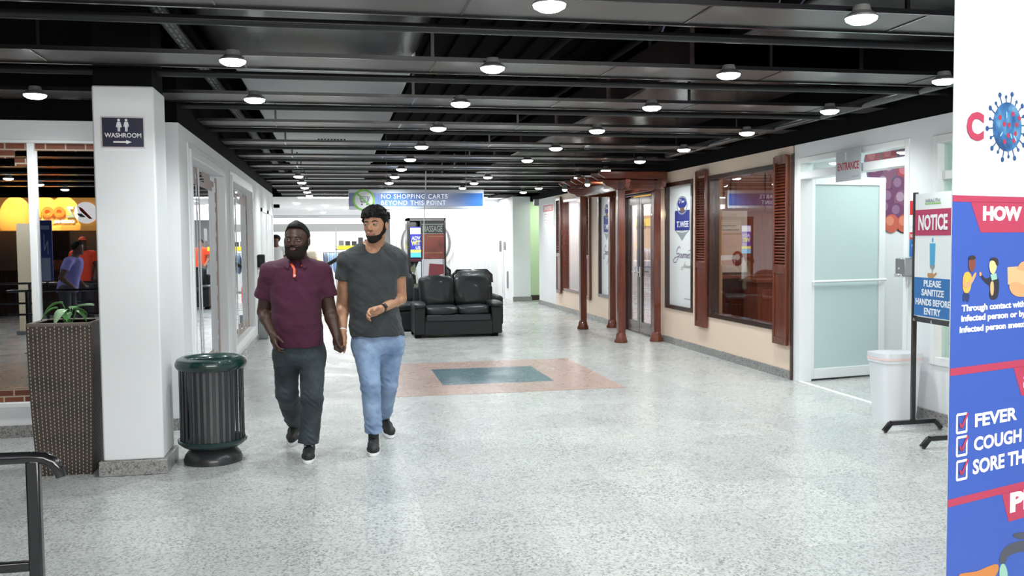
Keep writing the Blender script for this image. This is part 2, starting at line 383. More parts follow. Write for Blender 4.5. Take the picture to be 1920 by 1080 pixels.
# service door in the far side wall with its red and blue notices
t = thing('service_door', 'white double service door with red and blue strips, far right side wall', 'door', (4.42, 25, 0))
MB().box(4.40, 23.9, 0, 4.42, 26.4, 2.15).build('door_frame', M['white_paint'], t, bevel=.004)
MB().box(4.385, 24.0, .02, 4.40, 25.15, 2.08).build('door_leaf', M['white_paint'], t, bevel=.004)
MB().box(4.385, 25.2, .02, 4.40, 26.3, 2.08).build('door_leaf', M['white_paint'], t, bevel=.004)
MB().box(4.378, 25.55, 1.35, 4.385, 25.75, 2.0).build('red_strip', flat('red', 0), t)
MB().box(4.378, 25.55, .35, 4.385, 25.75, 1.05).build('blue_strip', flat('royal', 0), t)
MB().box(4.33, 24.05, 1.25, 4.385, 24.11, 1.55).build('door_handle', M['grey_metal'], t, bevel=.005)
tag(MB().box(4.385, 23.62, 1.30, 4.42, 23.78, 1.52).build('hand_dryer_switch', M['grey_metal'], bevel=.01), 'small grey box on white wall beside the service door', 'wall box')
tag(MB().box(4.385, 23.28, .30, 4.42, 23.36, .75).build('corner_guard', M['grey_metal'], bevel=.004), 'narrow dark metal strip low on the white wall before the pier', 'corner guard')

# --- left hall wall, X = -1.25
XL = -1.25
L_H = [(8.42, 10.78, .30, 2.31), (11.62, 14.30, .28, 2.31)]
wall_x('wall_left', M['white_wall'], XL-.16, XL, 7.87, 19.3, 2.54, L_H)
slab('wall_left', M['black'], XL-.16, 7.9, 2.54, XL-.01, 19.3, 3.9)
slab('baseboard_left', M['granite'], XL, 7.90, 0, XL+.018, 19.3, .09)
slab('wall_left', M['white_wall'], -7, 19.14, 0, XL-.16, 19.3, 2.66)
# front return wall, Y = 7.87
mm = MB(); mm.box(-7, 7.87, 0, -1.25-.16, 8.02, .285); mm.box(-7, 7.87, 2.36, -1.41, 8.02, 2.54); mm.box(-1.72, 7.87, .285, -1.41, 8.02, 2.36)
struct(mm.build('wall_left', M['white_wall']))
slab('trim_2', M['white_paint'], -7, 7.845, .245, -1.72, 7.87, .285, bevel=.006)
slab('trim_2', M['white_paint'], -7, 7.85, 2.36, -1.70, 7.87, 2.385, bevel=.006)
slab('baseboard_front', M['granite'], -7, 7.85, 0, -1.25, 7.87, .10)
slab('wall_left', M['black'], -7, 7.9, 2.54, -1.41, 8.02, 3.9)
slab('wall_dark_backing', M['black'], -7, 8.9, 0, -1.9, 8.95, 2.6)  # black planes stand in for the unlit interior so the glass reflection dominates
slab('wall_dark_backing', M['black'], -2.3, 8.95, 0, -2.25, 19.1, 2.6)
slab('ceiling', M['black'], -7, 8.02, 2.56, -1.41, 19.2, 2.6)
# --- pillar
t = thing('pillar', 'square white pillar with granite foot, carrying the washroom sign', 'pillar', (-1.36, 6.6, 0))
MB().box(-1.55, 6.40, .10, -1.165, 6.80, 2.59).build('shaft', M['white_wall'], t, bevel=.012)
MB().box(-1.575, 6.375, 0, -1.14, 6.825, .10).build('foot', M['granite'], t, bevel=.006)
MB().box(-1.54, 6.41, 2.59, -1.175, 6.79, 3.88).build('upper_shaft', M['black'], t)

# --- ceiling void
slab('ceiling', M['deck'], -9, -8, 3.9, 8, 23.2, 4.0)
rb = MB()
for i in range(44): x = -1.6+i*.30; rb.box(x, -1, 3.84, x+.14, 23, 3.9)
struct(rb.build('ceiling_ribs', M['deck']))
slab('ceiling', M['white_wall'], -8, 23.2, 2.68, 12, 48, 2.76)
slab('wall_back', M['black'], -8, 23.12, 2.68, 12, 23.2, 3.95)
slab('wall_back', M['white_wall'], -8, 46, 0, 12, 46.2, 2.7)
slab('wall_left', M['white_wall'], -8.1, 19.3, 0, -8, 46, 2.7)
slab('wall_right', M['white_wall'], 10, 23.15, 0, 10.1, 46, 2.7)
slab('wall_left', M['deck'], -9.1, -8, 0, -9, 7.8, 3.9)

# rows of ceiling slats with a black rail behind each row
ROWS = [4.20, 5.77, 7.28, 8.90, 10.65, 12.30, 13.95, 15.60, 17.20, 18.80, 20.40, 22.0]
BACKROWS = [2.6, 1.0, -.6, -2.2, -3.8]
def slat_row(Y, xl, xr, label):
    t = thing('ceiling_slat', label, 'ceiling slat', (xl, Y+.26, 2.70), 'rows of metal ceiling slats')
    p = MB(); k = 0; x = xl
    off = .65
    xs = [xl]+[v for v in [off+1.2*i for i in range(-8, 8)] if xl+.05 < v < xr-.05]+[xr]
    for a, b in zip(xs, xs[1:]): p.box(a+.004, Y+.075, 2.702, b-.004, Y+.455, 2.72)
    p.build('panel', M['slat'], t)
    e = MB().box(xl, Y+.06, 2.698, xr, Y+.075, 2.724).box(xl, Y+.455, 2.690, xr, Y+.475, 2.724)
    for v in xs[1:-1]: e.box(v-.006, Y+.075, 2.697, v+.006, Y+.455, 2.702)
    for v in xs[1:-1:2]: e.box(v-.01, Y+.25, 2.72, v+.01, Y+.27, 2.92)
    e.build('edge_lip', M['black_gloss'], t)
    return t
NB = ['second', 'third', 'fourth', 'fifth', 'sixth', 'seventh', 'eighth', 'ninth', 'tenth', 'eleventh', 'last']
for i, Y in enumerate(ROWS):
    xl = -7 if Y < 7.8 else XL
    lab = 'brown-grey metal ceiling slat, nearest row at the top of the photo' if i == 0 else 'brown-grey metal ceiling slat, %s row from the camera' % NB[i-1]
    slat_row(Y, xl, XR, lab)
    pl = MB().tube([(xl, Y+.80, 2.71), (XR, Y+.80, 2.71)], .026, 10)
    q = tag(pl.build('ceiling_pipe', M['pipe'], smooth=True), 'thin black pipe crossing the ceiling behind the %s slat row' % (['nearest']+NB)[i], 'pipe', 'black ceiling pipes')
for Y in BACKROWS:
    tt = slat_row(Y, -8, 4.87, 'metal ceiling slat behind the camera'); tt['kind'] = 'structure'
# ducts
t = thing('air_duct', 'wide galvanised grey air duct above the slats, left of centre', 'air duct', (-.08, 14, 3.0))
MB().box(-.80, 7.5, 3.0, .67, 23.0, 3.45).build('trunk', M['duct'], t, bevel=.02)
for y in (9.4, 11.8, 14.2, 16.6, 19, 21.4): MB().box(-.835, y, 2.975, .685, y+.04, 3.47).build('flange', M['duct'], t)
g = MB()
for k in range(9): g.box(-.22+k*.045, 13.1, 2.994, -.195+k*.045, 13.28, 3.0)
g.build('grille', M['black'], t)
pr = [(-.13+.83*x, 3.18-.21*max(0, 1-abs(x)**5)**.5) for x in [math.sin(-PI/2+PI*i/16) for i in range(17)]]
vs = [(x, y, z) for y in (4.3, 7.49) for x, z in pr+[(.70, 3.5), (-.95, 3.5)]]
k = len(vs)//2; o = MB().add(vs, [tuple(range(k)), tuple(range(k, 2*k))]+[(i, (i+1) % k, k+(i+1) % k, k+i) for i in range(k)]).build('curved_duct', M['duct_dark'], smooth=True)
tag(o, 'rounded black duct above the nearest slat rows, left of centre', 'air duct')
t = thing('air_duct', 'wide dark brown metal duct above the slats on the right', 'air duct', (3.7, 14, 3.0))
MB().box(2.98, 7.3, 3.0, 4.55, 21.4, 3.4).build('trunk', M['duct_brown'], t, bevel=.02)
for x, y in ((3.2, 9), (4.3, 9), (3.2, 16), (4.3, 16)): MB().box(x, y, 3.4, x+.03, y+.03, 3.9).build('hanger_rod', M['pipe'], t)
for y in (7.3, 9.7, 12.1, 14.5, 17): MB().box(2.96, y, 2.98, 4.57, y+.04, 3.42).build('flange', M['duct_brown'], t)
tag(MB().box(2.95, 4.9, 3.02, 4.8, 6.5, 3.3).build('duct_section', M['duct_dark'], bevel=.02), 'dark duct section above the right end of the nearest slat rows', 'air duct')
# cable tray with pale slots, left
t = thing('cable_tray', 'long black perforated cable tray running along the left ceiling', 'cable tray', (-1.0, 10, 2.9))
MB().box(-1.06, 3.6, 2.93, -.96, 19, 2.95).box(-1.06, 3.6, 2.93, -1.052, 19, 2.99).build('tray', M['pipe'], t)
sl = MB()
for i in range(100): y = 3.8+i*.15; sl.box(-1.028, y, 2.926, -1.012, y+.10, 2.93); sl.box(-.995, y+.03, 2.926, -.985, y+.12, 2.93)
q = sl.build('slots', M['grey_metal'], t); q['kind'] = 'stuff'
for i, (x, z, r) in enumerate(((-1.15, 3.3, .05), (-1.03, 3.12, .03), (2.0, 3.3, .04), (2.35, 3.1, .025))):
    tag(MB().tube([(x, 3, z), (x, 22.8, z)], r, 10).build('ceiling_pipe', M['black'], smooth=True), ['fat black pipe running lengthwise above the left wall', 'thin black pipe running lengthwise beside the left duct', 'black pipe running lengthwise mid ceiling', 'thin black pipe lengthwise left of the brown duct'][i], 'pipe', 'lengthwise ceiling pipes')
# loose cables in the void right of centre
for i, pts in enumerate(([(2.15, 5.2, 3.2), (2.05, 5.3, 3.0), (1.98, 5.35, 2.8)], [(2.9, 5.2, 3.2), (2.75, 5.3, 3.05), (2.70, 5.35, 2.85)], [(2.9, 5.0, 3.2), (2.86, 5.1, 3.06), (2.8, 5.2, 2.95)])):
    tag(MB().tube(pts, .006, 6).build('loose_cable', flat('cable_blue', (.04, .05, .09)), smooth=True), ['loose cable hanging in dark ceiling void, leftmost', 'loose cable hanging in dark ceiling void, middle one', 'loose cable hanging in dark ceiling void, rightmost'][i], 'cable', 'loose ceiling cables')
# black duct pieces along the right wall head
tag(MB().tube([(4.62, 5.6, 2.74), (4.62, 12.2, 2.74)], .055, 12).build('wall_pipe', M['black_gloss'], smooth=True), 'thick black pipe running above the right wall', 'pipe')

# ceiling bulbs
def bulb(loc, scale=1.0, power=1.0, label=''):
    t = thing('ceiling_lamp', label, 'ceiling lamp', loc, 'bulb lamps under the ceiling slats')
    x, y, z = loc
    MB().lathe([(.02, .060), (.040, .058), (.045, .040), (.05, .02), (.045, .0)], loc, 20).build('socket', M['white_metal'], t, smooth=True)
    MB().lathe([(.04, .035), (.062, .018), (.080*scale, .004), (.080*scale, -.004)], loc, 24).build('housing', M['white_metal'], t, smooth=True)
    MB().lathe([(.078*scale, -.002), (.074*scale, -.016), (.050*scale, -.030), (.0, -.036)], loc, 24, cap=False).build('lens', M['lens'], t, smooth=True)
    d = bpy.data.lights.new('lamp_light', 'SPOT'); d.energy = LAMP_W*power; d.spot_size = math.radians(150); d.spot_blend = .9; d.shadow_soft_size = .07; d.color = (.93, 1, .985)
    l = bpy.data.objects.new('lamp_light', d); COL.objects.link(l); l.parent = t; l.location = (0, 0, -.05)
    return t
XS = [-2.15, -.59, 1.005, 2.615, 4.24]
protos = {}
HERE = [(0, 2), (0, 3), (1, 1), (1, 2), (1, 3), (1, 4), (2, 0), (2, 1), (2, 2), (2, 3), (2, 4), (3, 2), (3, 3), (3, 4), (4, 2), (4, 3), (4, 4), (5, 2), (5, 3), (5, 4), (6, 2), (6, 4), (7, 1), (7, 2), (7, 3), (7, 4), (8, 1), (8, 2), (8, 3), (9, 1), (9, 3), (9, 4), (10, 1), (10, 2), (10, 3), (10, 4), (11, 1), (11, 3)]
COLN = ['far left', 'left', 'middle', 'right of middle', 'rightmost']
base = None
for r, c in HERE:
    Y = ROWS[r]; rown = (['nearest']+NB)[r]
    lab = 'lit ceiling bulb under the %s slat row, %s column' % (rown, COLN[c])
    loc = (XS[c], Y, 2.655)
    base_l = bulb(loc, 1, 1, lab) if base is None else dup(base, loc, lab)
    base = base or base_l
for Y in BACKROWS:
    for x in (-5.3, -2.15, 1.0, 2.6):
        q = dup(base, (x, Y, 2.655), 'lit ceiling bulb behind the camera, %s, %s row back' % ({-5.3: 'far left', -2.15: 'left', 1.0: 'middle', 2.6: 'right'}[x], ['first', 'second', 'third', 'fourth', 'fifth'][BACKROWS.index(Y)])); q['group'] = 'bulbs behind the camera'
base = None
# pot-style black track heads in the distance
tag(MB().box(-.9, 23.3, 2.655, .9, 23.36, 2.68).build('strip_light', M['lens'], None), 'white strip light at the edge of the white far ceiling', 'strip light')
for i, (x, y) in enumerate(((-1.15, 26.5), (-.35, 28), (-.9, 31), (.3, 30), (.9, 27.5), (-.5, 35))):
    tag(MB().box(x, y, 2.66, x+.12, y+.9, 2.68).build('strip_light', M['lens']), ['small white strip light on far ceiling, nearest left', 'white strip light on far ceiling above the bearded man', 'white strip light on far ceiling, behind the nearest left one', 'white strip light on far ceiling left of hanging sign', 'white strip light on far ceiling hidden near hanging sign', 'white strip light on far ceiling, deepest one'][i], 'strip light', 'far ceiling strip lights')
# ------------------------------------------------------------------ right side: shop windows, shutters, pergola, doors
def win_frame(name, y0, y1, z0, z1, m, w=.05, X=XR, proud=.015, deep=.12):
    p = MB(); a, b = X-proud, X+deep
    p.box(a, y0-w*.2, z0-w*.2, b, y0+w, z1+w*.2); p.box(a, y1-w, z0-w*.2, b, y1+w*.2, z1+w*.2)
    p.box(a, y0+w, z0-w*.2, b, y1-w, z0+w); p.box(a, y0+w, z1-w, b, y1-w, z1+w*.2)
    return p.build(name, m, None, bevel=.004)
def window(n, y0, y1, z0, z1, fm, gm, w=.05, X=XR, label=''):
    f = win_frame('window_%d' % n, y0, y1, z0, z1, fm, w, X); struct(f)
    g = MB().box(X+.05, y0+w, z0+w, X+.056, y1-w, z1-w).build('pane', gm, f)
    return f
window(1, 9.47, 11.33, .52, 2.37, M['dark_wood'], M['glass_right'])
w2 = window(2, 11.90, 12.95, .53, 2.37, M['dark_wood'], M['glass_right'])
w3 = window(3, 15.75, 16.50, .49, 2.42, M['dark_wood'], M['glass_right'])
window(4, 17.25, 19.25, .46, 2.41, M['wood_y'], M['glass_right'])
# louvred shutters
def shutter(y0, y1, z0, z1, label, hinge_out=0):
    t = thing('shutter', label, 'shutter', (XR-.03, (y0+y1)/2, z0), 'louvred wooden shutters')
    X0, X1 = XR-.055, XR-.018; s = .035; zm = z0+(z1-z0)*.40
    f = MB(); f.box(X0, y0, z0, X1, y0+s, z1); f.box(X0, y1-s, z0, X1, y1, z1)
    for z in (z0, zm-.04, z1-.07): f.box(X0, y0+s, z, X1, y1-s, z+.08)
    f.build('frame', M['wood'], t, bevel=.004)
    MB().box(X0+.012, y0+s, z0+.08, X1-.006, y1-s, zm-.04).build('lower_panel', M['wood'], t, bevel=.002)
    k = int((z1-.07-zm-.04)/.034)
    for i in range(k):
        z = zm+.045+i*.034
        MB().add([(X0+.002, y0+s, z), (X0+.002, y1-s, z), (X1-.004, y1-s, z+.034), (X1-.004, y0+s, z+.034), (X0+.008, y0+s, z-.004), (X0+.008, y1-s, z-.004), (X1, y1-s, z+.03), (X1, y0+s, z+.03)],
                 [(0, 1, 2, 3), (7, 6, 5, 4), (0, 3, 7, 4), (1, 5, 6, 2), (0, 4, 5, 1), (3, 2, 6, 7)]).build('louvre', M['wood_y'], t)
    return t
shutter(9.13, 9.45, .37, 2.45, 'tall louvred mahogany shutter beside the entrance, nearest of all')
shutter(11.34, 11.70, .36, 2.46, 'louvred mahogany shutter between big shop window and white poster')
shutter(16.97, 17.23, .38, 2.47, 'louvred mahogany shutter right of the farthest shop window')
shutter(19.28, 19.66, .38, 2.49, 'louvred mahogany shutter farthest away, by the white wall notice')
# white posters behind glass
def poster(X, y0, y1, z0, z1, label, cut=None):
    t = thing('poster', label, 'poster', (X, (y0+y1)/2, z0), 'white logo posters in shop windows')
    MB().box(X, y0, z0, X+.004, y1, z1).build('sheet', flat('print_white', 0), t)
    # frame: u along -Y (reads left to right for somebody in the hall), facing -X
    F = frame((X, y1, z0), (0, -1, 0), (0, 0, 1), (-1, 0, 0)); w, h = y1-y0, z1-z0
    def U(a): return a*w
    def Vv(b): return b*h
    MB().prism(F, [(U(.24), Vv(.625)), (U(.36), Vv(.595)), (U(.52), Vv(.54)), (U(.68), Vv(.595)), (U(.80), Vv(.625)), (U(.80), Vv(.66)), (U(.24), Vv(.66))], .0005, .001).build('emblem_rim', flat('grey_print', 0), t)
    MB().prism(F, [(U(.22), Vv(.63)), (U(.82), Vv(.63)), (U(.82), Vv(.795)), (U(.24), Vv(.795)), (U(.22), Vv(.78))], .001, .0015).disc(F, U(.52), Vv(.86), U(.19), Vv(.052), .001, .0015).build('emblem_shield', flat('royal', 0), t)
    MB().ring(F, U(.52), Vv(.835), U(.215), U(.03), .0016, .002, rb=.075*h/(.215*w)*1.0).build('emblem_ring', flat('grey_print', 0), t)
    MB().disc(F, U(.53), Vv(.80), U(.09), Vv(.02), .0021, .0025).build('emblem_figure', flat('brown_print', (.18, .10, .06)), t)
    text('lettering', 'T.WEE', F, U(.30), Vv(.655), U(.78), Vv(.705), flat('print_white', 0), t, .02, n0=.0022)
    text('emblem_script', 'Tw', F, U(.40), Vv(.855), U(.64), Vv(.885), flat('print_white', 0), t, .0, n0=.0022, shear=.3)
    cz = [(U(.30+.055*i), Vv(.628-.012*(1-abs(i-4)/4)-(.006 if i % 2 else 0))) for i in range(9)]
    MB().line(F, cz, .012, .0016, .002).build('emblem_border', flat('print_white', 0), t)
    # script lettering
    sc = flat('script_purple', (.16, .13, .24))
    sw = [(U(a), Vv(b)) for a, b in ((.46, .478), (.41, .497), (.34, .480), (.29, .45), (.31, .43), (.40, .44), (.38, .405), (.28, .362), (.18, .358), (.15, .375), (.22, .398), (.40, .415))]
    MB().line(F, sw, .013, .001, .0015).line(F, [(x+.012, y) for x, y in sw[1:7]], .008, .0016, .002).build('script_capital', sc, t)
    text('script_word', 'ourmet', F, U(.42), Vv(.398), U(.84), Vv(.445), sc, t, .01, shear=.35)
    MB().line(F, [(U(.76), Vv(.458)), (U(.87), Vv(.470))], .008, .001, .0015).build('script_stroke', sc, t)
    gg = flat('script_grey', (.40, .38, .34))
    text('script_word', 'House', F, U(.58), Vv(.318), U(.86), Vv(.352), gg, t, .005, shear=.4)
    MB().line(F, [(U(a), Vv(b)) for a, b in ((.66, .375), (.62, .345), (.56, .31), (.50, .30), (.49, .32), (.58, .33))], .009, .001, .0015).build('script_capital', gg, t)
    text('footnote', 'ask inside', F, U(.62), Vv(.060), U(.86), Vv(.072), flat('grey_print', 0), t, .01)
    return t
poster(XR+.044, 11.95, 12.90, .58, 2.32, 'white shop-window poster with blue shield emblem, the fully visible one')
poster(XR+.044, 15.80, 16.45, .54, 2.37, 'white shield-emblem poster half hidden behind the pergola post, farther one')
# glass shop door (two leaves) under the pergola
t = thing('shop_door', 'dark wood and glass double door of the shop under the pergola', 'door', (XR, 14.2, 0))
f = MB(); X0, X1 = XR-.01, XR+.10
f.box(X0, 13.50, 0, X1, 13.58, 2.34); f.box(X0, 14.86, 0, X1, 14.94, 2.34); f.box(X0, 13.58, 2.26, X1, 14.86, 2.34); f.box(X0, 13.58, 0, X1, 14.86, .02)
f.build('frame', M['dark_wood'], t, bevel=.004)
for y0, y1 in ((13.58, 14.21), (14.23, 14.86)):
    lf = MB(); a, b = XR+.02, XR+.065
    lf.box(a, y0, .02, b, y0+.10, 2.24); lf.box(a, y1-.10, .02, b, y1, 2.24); lf.box(a, y0+.1, .02, b, y1-.1, .20); lf.box(a, y0+.1, 2.12, b, y1-.1, 2.24)
    q = lf.build('door_leaf', M['dark_wood'], t, bevel=.004)
    MB().box(XR+.04, y0+.10, .20, XR+.046, y1-.10, 2.12).build('pane', M['glass_right'], q)
    yc = y1-.05 if y0 < 14 else y0+.05
    MB().tube([(XR+.02, yc, 1.02), (XR-.04, yc, 1.02), (XR-.04, yc+(.12 if y0 > 14 else -.12), 1.02)], .011, 10).box(XR+.005, yc-.025, .94, XR+.02, yc+.025, 1.10).build('door_handle', M['chrome'], q, smooth=True)
# pergola
t = thing('pergola', 'dark red wooden pergola porch on four posts around the shop door', 'pergola', (4.5, 14.2, 0))
for x, y in ((4.20, 13.06), (4.76, 13.06), (4.20, 15.2), (4.76, 15.3)):
    q = MB().box(x-.055, y-.055, 0, x+.055, y+.055, 2.30).build('post', M['wood'], t, bevel=.008)
    MB().lathe([(.105, 0), (.105, .03), (.085, .07), (.075, .13), (.06, .15)], (x, y, 0), 4+4).build('post_foot', M['wood'], q, bevel=.004)
def beam(pts_xz, y0, y1):
    k = len(pts_xz); return MB().add([(x, y, z) for y in (y0, y1) for x, z in pts_xz], [tuple(range(k))[::-1], tuple(range(k, 2*k))]+[(i, (i+1) % k, k+(i+1) % k, k+i) for i in range(k)])
for y in (13.06, 15.2):       # cross beams with shaped noses
    beam([(3.92, 2.44), (3.92, 2.40), (3.97, 2.35), (4.05, 2.33), (4.12, 2.29), (4.84, 2.29), (4.84, 2.44)], y-.035, y+.035).build('cross_beam', M['wood_x'], t, bevel=.004)
def beam_y(x0, x1, ya, yb, z0=2.29, z1=2.43):
    pts = [(ya, z1), (ya, z1-.04), (ya+.06, z0+.03), (ya+.16, z0), (yb-.16, z0), (yb-.06, z0+.03), (yb, z1-.04), (yb, z1)]; k = 8
    return MB().add([(x, y, z) for x in (x0, x1) for y, z in pts], [tuple(range(k))[::-1], tuple(range(k, 2*k))]+[(i, (i+1) % k, k+(i+1) % k, k+i) for i in range(k)])
beam_y(4.165, 4.235, 12.7, 15.6).build('side_beam', M['wood_y'], t, bevel=.004)
beam_y(4.725, 4.795, 12.7, 15.7).build('side_beam', M['wood_y'], t, bevel=.004)
for i in range(7):
    y = 12.86+i*.40
    beam([(3.80, 2.55), (3.80, 2.51), (3.90, 2.45), (4.85, 2.44), (4.85, 2.55)], y-.022, y+.022).build('rafter', M['wood_x'], t, bevel=.003)
# small spots clamped under the pergola beam
for i, (x, y, z) in enumerate(((3.80, 13.46, 2.43), (3.80, 14.86, 2.43))):
    t2 = thing('clip_spotlight', ['small white clip spotlight on the near pergola rafter end', 'small white clip spotlight on the far pergola rafter end'][i], 'spotlight', (x, y, z), 'pergola spotlights')
    MB().lathe([(.028, .07), (.034, .05), (.05, .0), (.05, -.01)], (x, y, z-.02), 16).build('shade', M['white_metal'], t2, smooth=True)
    MB().ball((x, y, z-.035), (.04, .04, .03), 14, 8).build('bulb', M['lens'], t2, smooth=True)
# hanging globe lamp between the door post and poster
tag(MB().ball((XR-.04, 13.30, 1.93), .055).build('wall_globe_lamp', M['lens_warm'], smooth=True), 'small glowing globe on the wall right of the shop door', 'wall lamp')

# --- what stands inside the shop behind the glass
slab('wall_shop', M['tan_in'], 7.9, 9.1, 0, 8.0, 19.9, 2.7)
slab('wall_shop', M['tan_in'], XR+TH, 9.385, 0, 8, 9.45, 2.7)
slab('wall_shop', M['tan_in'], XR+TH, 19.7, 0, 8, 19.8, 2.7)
slab('ceiling', M['white_wall'], XR+TH, 9.4, 2.7, 8, 19.9, 2.76)
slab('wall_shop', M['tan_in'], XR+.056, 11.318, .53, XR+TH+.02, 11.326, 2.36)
slab('floor_shop', M['cab'], XR+TH, 9.45, 0, 7.9, 19.7, .012)
t = thing('wall_cabinet', 'tall reddish wooden cabinet seen through the big shop window', 'cabinet', (7.0, 12.6, 0))
MB().box(5.05, 12.35, 0, 6.7, 12.9, 2.62).build('body', M['cab'], t, bevel=.01)
for x0 in (5.09, 5.63, 6.17):
    q = MB().box(x0, 12.325, 1.92, x0+.5, 12.35, 2.56).build('door', M['cab'], t, bevel=.006)
    MB().box(x0+.07, 12.315, 1.99, x0+.43, 12.325, 2.49).build('door_panel', M['cab'], q, bevel=.004)
    q = MB().box(x0, 12.325, .06, x0+.5, 12.35, .98).build('door', M['cab'], t, bevel=.006)
    MB().box(x0+.07, 12.315, .13, x0+.43, 12.325, .90).build('door_panel', M['cab'], q, bevel=.004)
MB().box(5.06, 12.0, .98, 6.7, 12.35, 1.03).build('worktop', M['cab'], t, bevel=.006)
t = thing('poster', 'white poster with round brown logo on the cabinet inside the shop', 'poster', (5.6, 12.3, 1.1))
MB().box(5.42, 12.30, 1.06, 5.87, 12.315, 1.95).build('sheet', flat('print_white', 0), t)
F = frame((5.42, 12.30, 1.06), (1, 0, 0), (0, 0, 1), (0, -1, 0))
MB().disc(F, .30, .20, .085, .11, 0, .001).build('logo', flat('brown_logo', (.25, .05, .03)), t)
MB().disc(F, .30, .22, .04, .045, .001, .002).build('logo_centre', flat('print_white', 0), t)
pl = MB()
for i in range(3): pl.rect(F, .05, .55+.06*i, .36-.04*i, .562+.06*i, 0, .001)
pl.build('print_lines', flat('grey_print', 0), t)
t = thing('shop_counter', 'panelled red wooden counter low inside the big shop window', 'counter', (6.2, 10.7, 0))
MB().box(5.6, 11.4, 0, 7.1, 11.85, .95).build('body', M['cab'], t, bevel=.008)
MB().box(5.55, 11.35, .95, 7.15, 11.9, 1.0).build('top', M['cab'], t, bevel=.006)
for x0 in (5.66, 6.15, 6.64): MB().box(x0, 11.385, .12, x0+.40, 11.4, .85).build('panel', M['cab'], t, bevel=.004)
t = thing('display_shelf', 'red wooden display shelves behind the glass shop door', 'shelf', (6.6, 14.9, 0))
b_ = MB().box(6.6, 15.9, 0, 7.9, 16.3, 2.3); b_.build('back', M['cab'], t)
for z in (.5, .9, 1.3, 1.7, 2.1): MB().box(6.55, 15.6, z, 7.9, 15.9, z+.03).build('shelf_board', M['cab'], t)
t = thing('display_counter', 'wooden serving counter with white top in the farthest shop window', 'counter', (6.3, 19.0, 0))
MB().box(5.5, 19.0, 0, 7.5, 19.5, .95).build('body', M['cab'], t, bevel=.01)
MB().box(5.45, 18.9, .95, 7.5, 19.55, 1.08).build('top', flat('print_white', 0), t, bevel=.01)
tag(MB().box(5.45, 19.66, 1.85, 7.6, 19.70, 2.02).build('yellow_sign_band', flat('yellow', 0)), 'yellow band on the wall inside the farthest shop window', 'sign')
tag(MB().lathe([(.05, 0), (.03, .1), (.02, .2), (.045, .24), (.02, .30), (.005, .34)], (5.95, 19.2, 1.08), 14).build('carved_ornament', M['wood'], smooth=True), 'small brown carved ornament on the white counter top', 'ornament')

# --- entrance
t = thing('entrance_frame', 'white metal frame with glass transom around the entrance', 'door frame', (XR, 8, 0)); t['kind'] = 'structure'
f = MB(); a, b = XR-.01, XR+.14
f.box(a, 8.92, 0, b, 9.0, 2.40); f.box(a, 7.06, 0, b, 7.12, 2.40); f.box(a, 7.12, 2.34, b, 8.92, 2.40); f.box(a, 7.12, 2.17, b, 8.92, 2.25)
f.build('frame', M['white_paint'], t, bevel=.005)
MB().box(XR+.06, 7.12, 2.25, XR+.066, 8.92, 2.34).build('pane', M['glass_clear'], t)
MB().box(XR-.015, 7.12, 0, XR+.03, 8.92, .012).build('threshold', M['white_paint'], t)
t = thing('entrance_door', 'open white-framed door leaf with frosted glass and white push bar', 'door', (4.97, 9.05, 0))
p0, p1 = Vector((4.975, 8.97, .02)), Vector((6.01, 9.16, .02)); u = (p1-p0).normalized(); F = frame(p0, u, (0, 0, 1), u.cross(Vector((0, 0, 1))))
wd = (p1-p0).length; h = 2.19
f = MB(); s = .085
f.rect(F, 0, 0, s, h, -.022, .022).rect(F, wd-s, 0, wd, h, -.022, .022).rect(F, s, 0, wd-s, .11, -.022, .022).rect(F, s, h-.09, wd-s, h, -.022, .022)
f.build('frame', M['white_paint'], t, bevel=.004)
MB().rect(F, s, .11, wd-s, h-.09, -.004, .004).build('pane', M['frost'], t)
b0 = MB().tube([F[0]+F[1]*.03+F[2]*1.06+F[3]*.022, F[0]+F[1]*.03+F[2]*1.06+F[3]*.07, F[0]+F[1]*(wd-.03)+F[2]*1.06+F[3]*.07, F[0]+F[1]*(wd-.03)+F[2]*1.06+F[3]*.022], .014, 10)
b0.build('push_bar', M['white_paint'], t, smooth=True)
MB().rect(F, -.01, -.02, .05, .0, -.03, .03).rect(F, wd-.10, -.02, wd-.02, .0, -.03, .03).build('door_stop', M['black'], t)
slab('wall_entry', M['white_wall'], XR+TH, 9.30, 0, 9.5, 9.38, 2.66)
slab('wall_entry', M['white_wall'], 9.4, 4.3, 0, 9.5, 9.3, 2.66)
slab('ceiling', M['white_wall'], XR+TH, 4.2, 2.66, 9.5, 9.38, 2.72)
slab('wall_entry', M['white_wall'], XR+TH, 4.2, 0, 9.4, 4.3, 2.66)
# grapes print on the inner wall
t = thing('grapes_mural', 'large printed bunch of purple and red grapes on the inner wall', 'mural', (6.2, 9.29, 1.6))
F = frame((5.84, 9.30, 1.505), (1, 0, 0), (0, 0, 1), (0, -1, 0))
MB().prism(F, [(a*.905, b*.905) for a, b in [(.05, 1.2), (.0, 1.0), (.05, .8), (.22, .55), (.25, .3), (.40, .16), (.52, .10), (.8, .05), (1.1, .05), (1.1, 1.2)]], 0, .002).build('backing', flat('grape_shadow', (.16, .14, .20)), t)
rnd = random.Random(5)
gr = [flat('grape_a', (.16, .05, .13)), flat('grape_b', (.40, .06, .09)), flat('grape_c', (.22, .09, .16)), flat('grape_d', (.55, .12, .08))]
gc = [flat('grape_a2', (.26, .14, .24)), flat('grape_b2', (.58, .16, .20)), flat('grape_c2', (.38, .26, .36)), flat('grape_d2', (.68, .24, .16))]
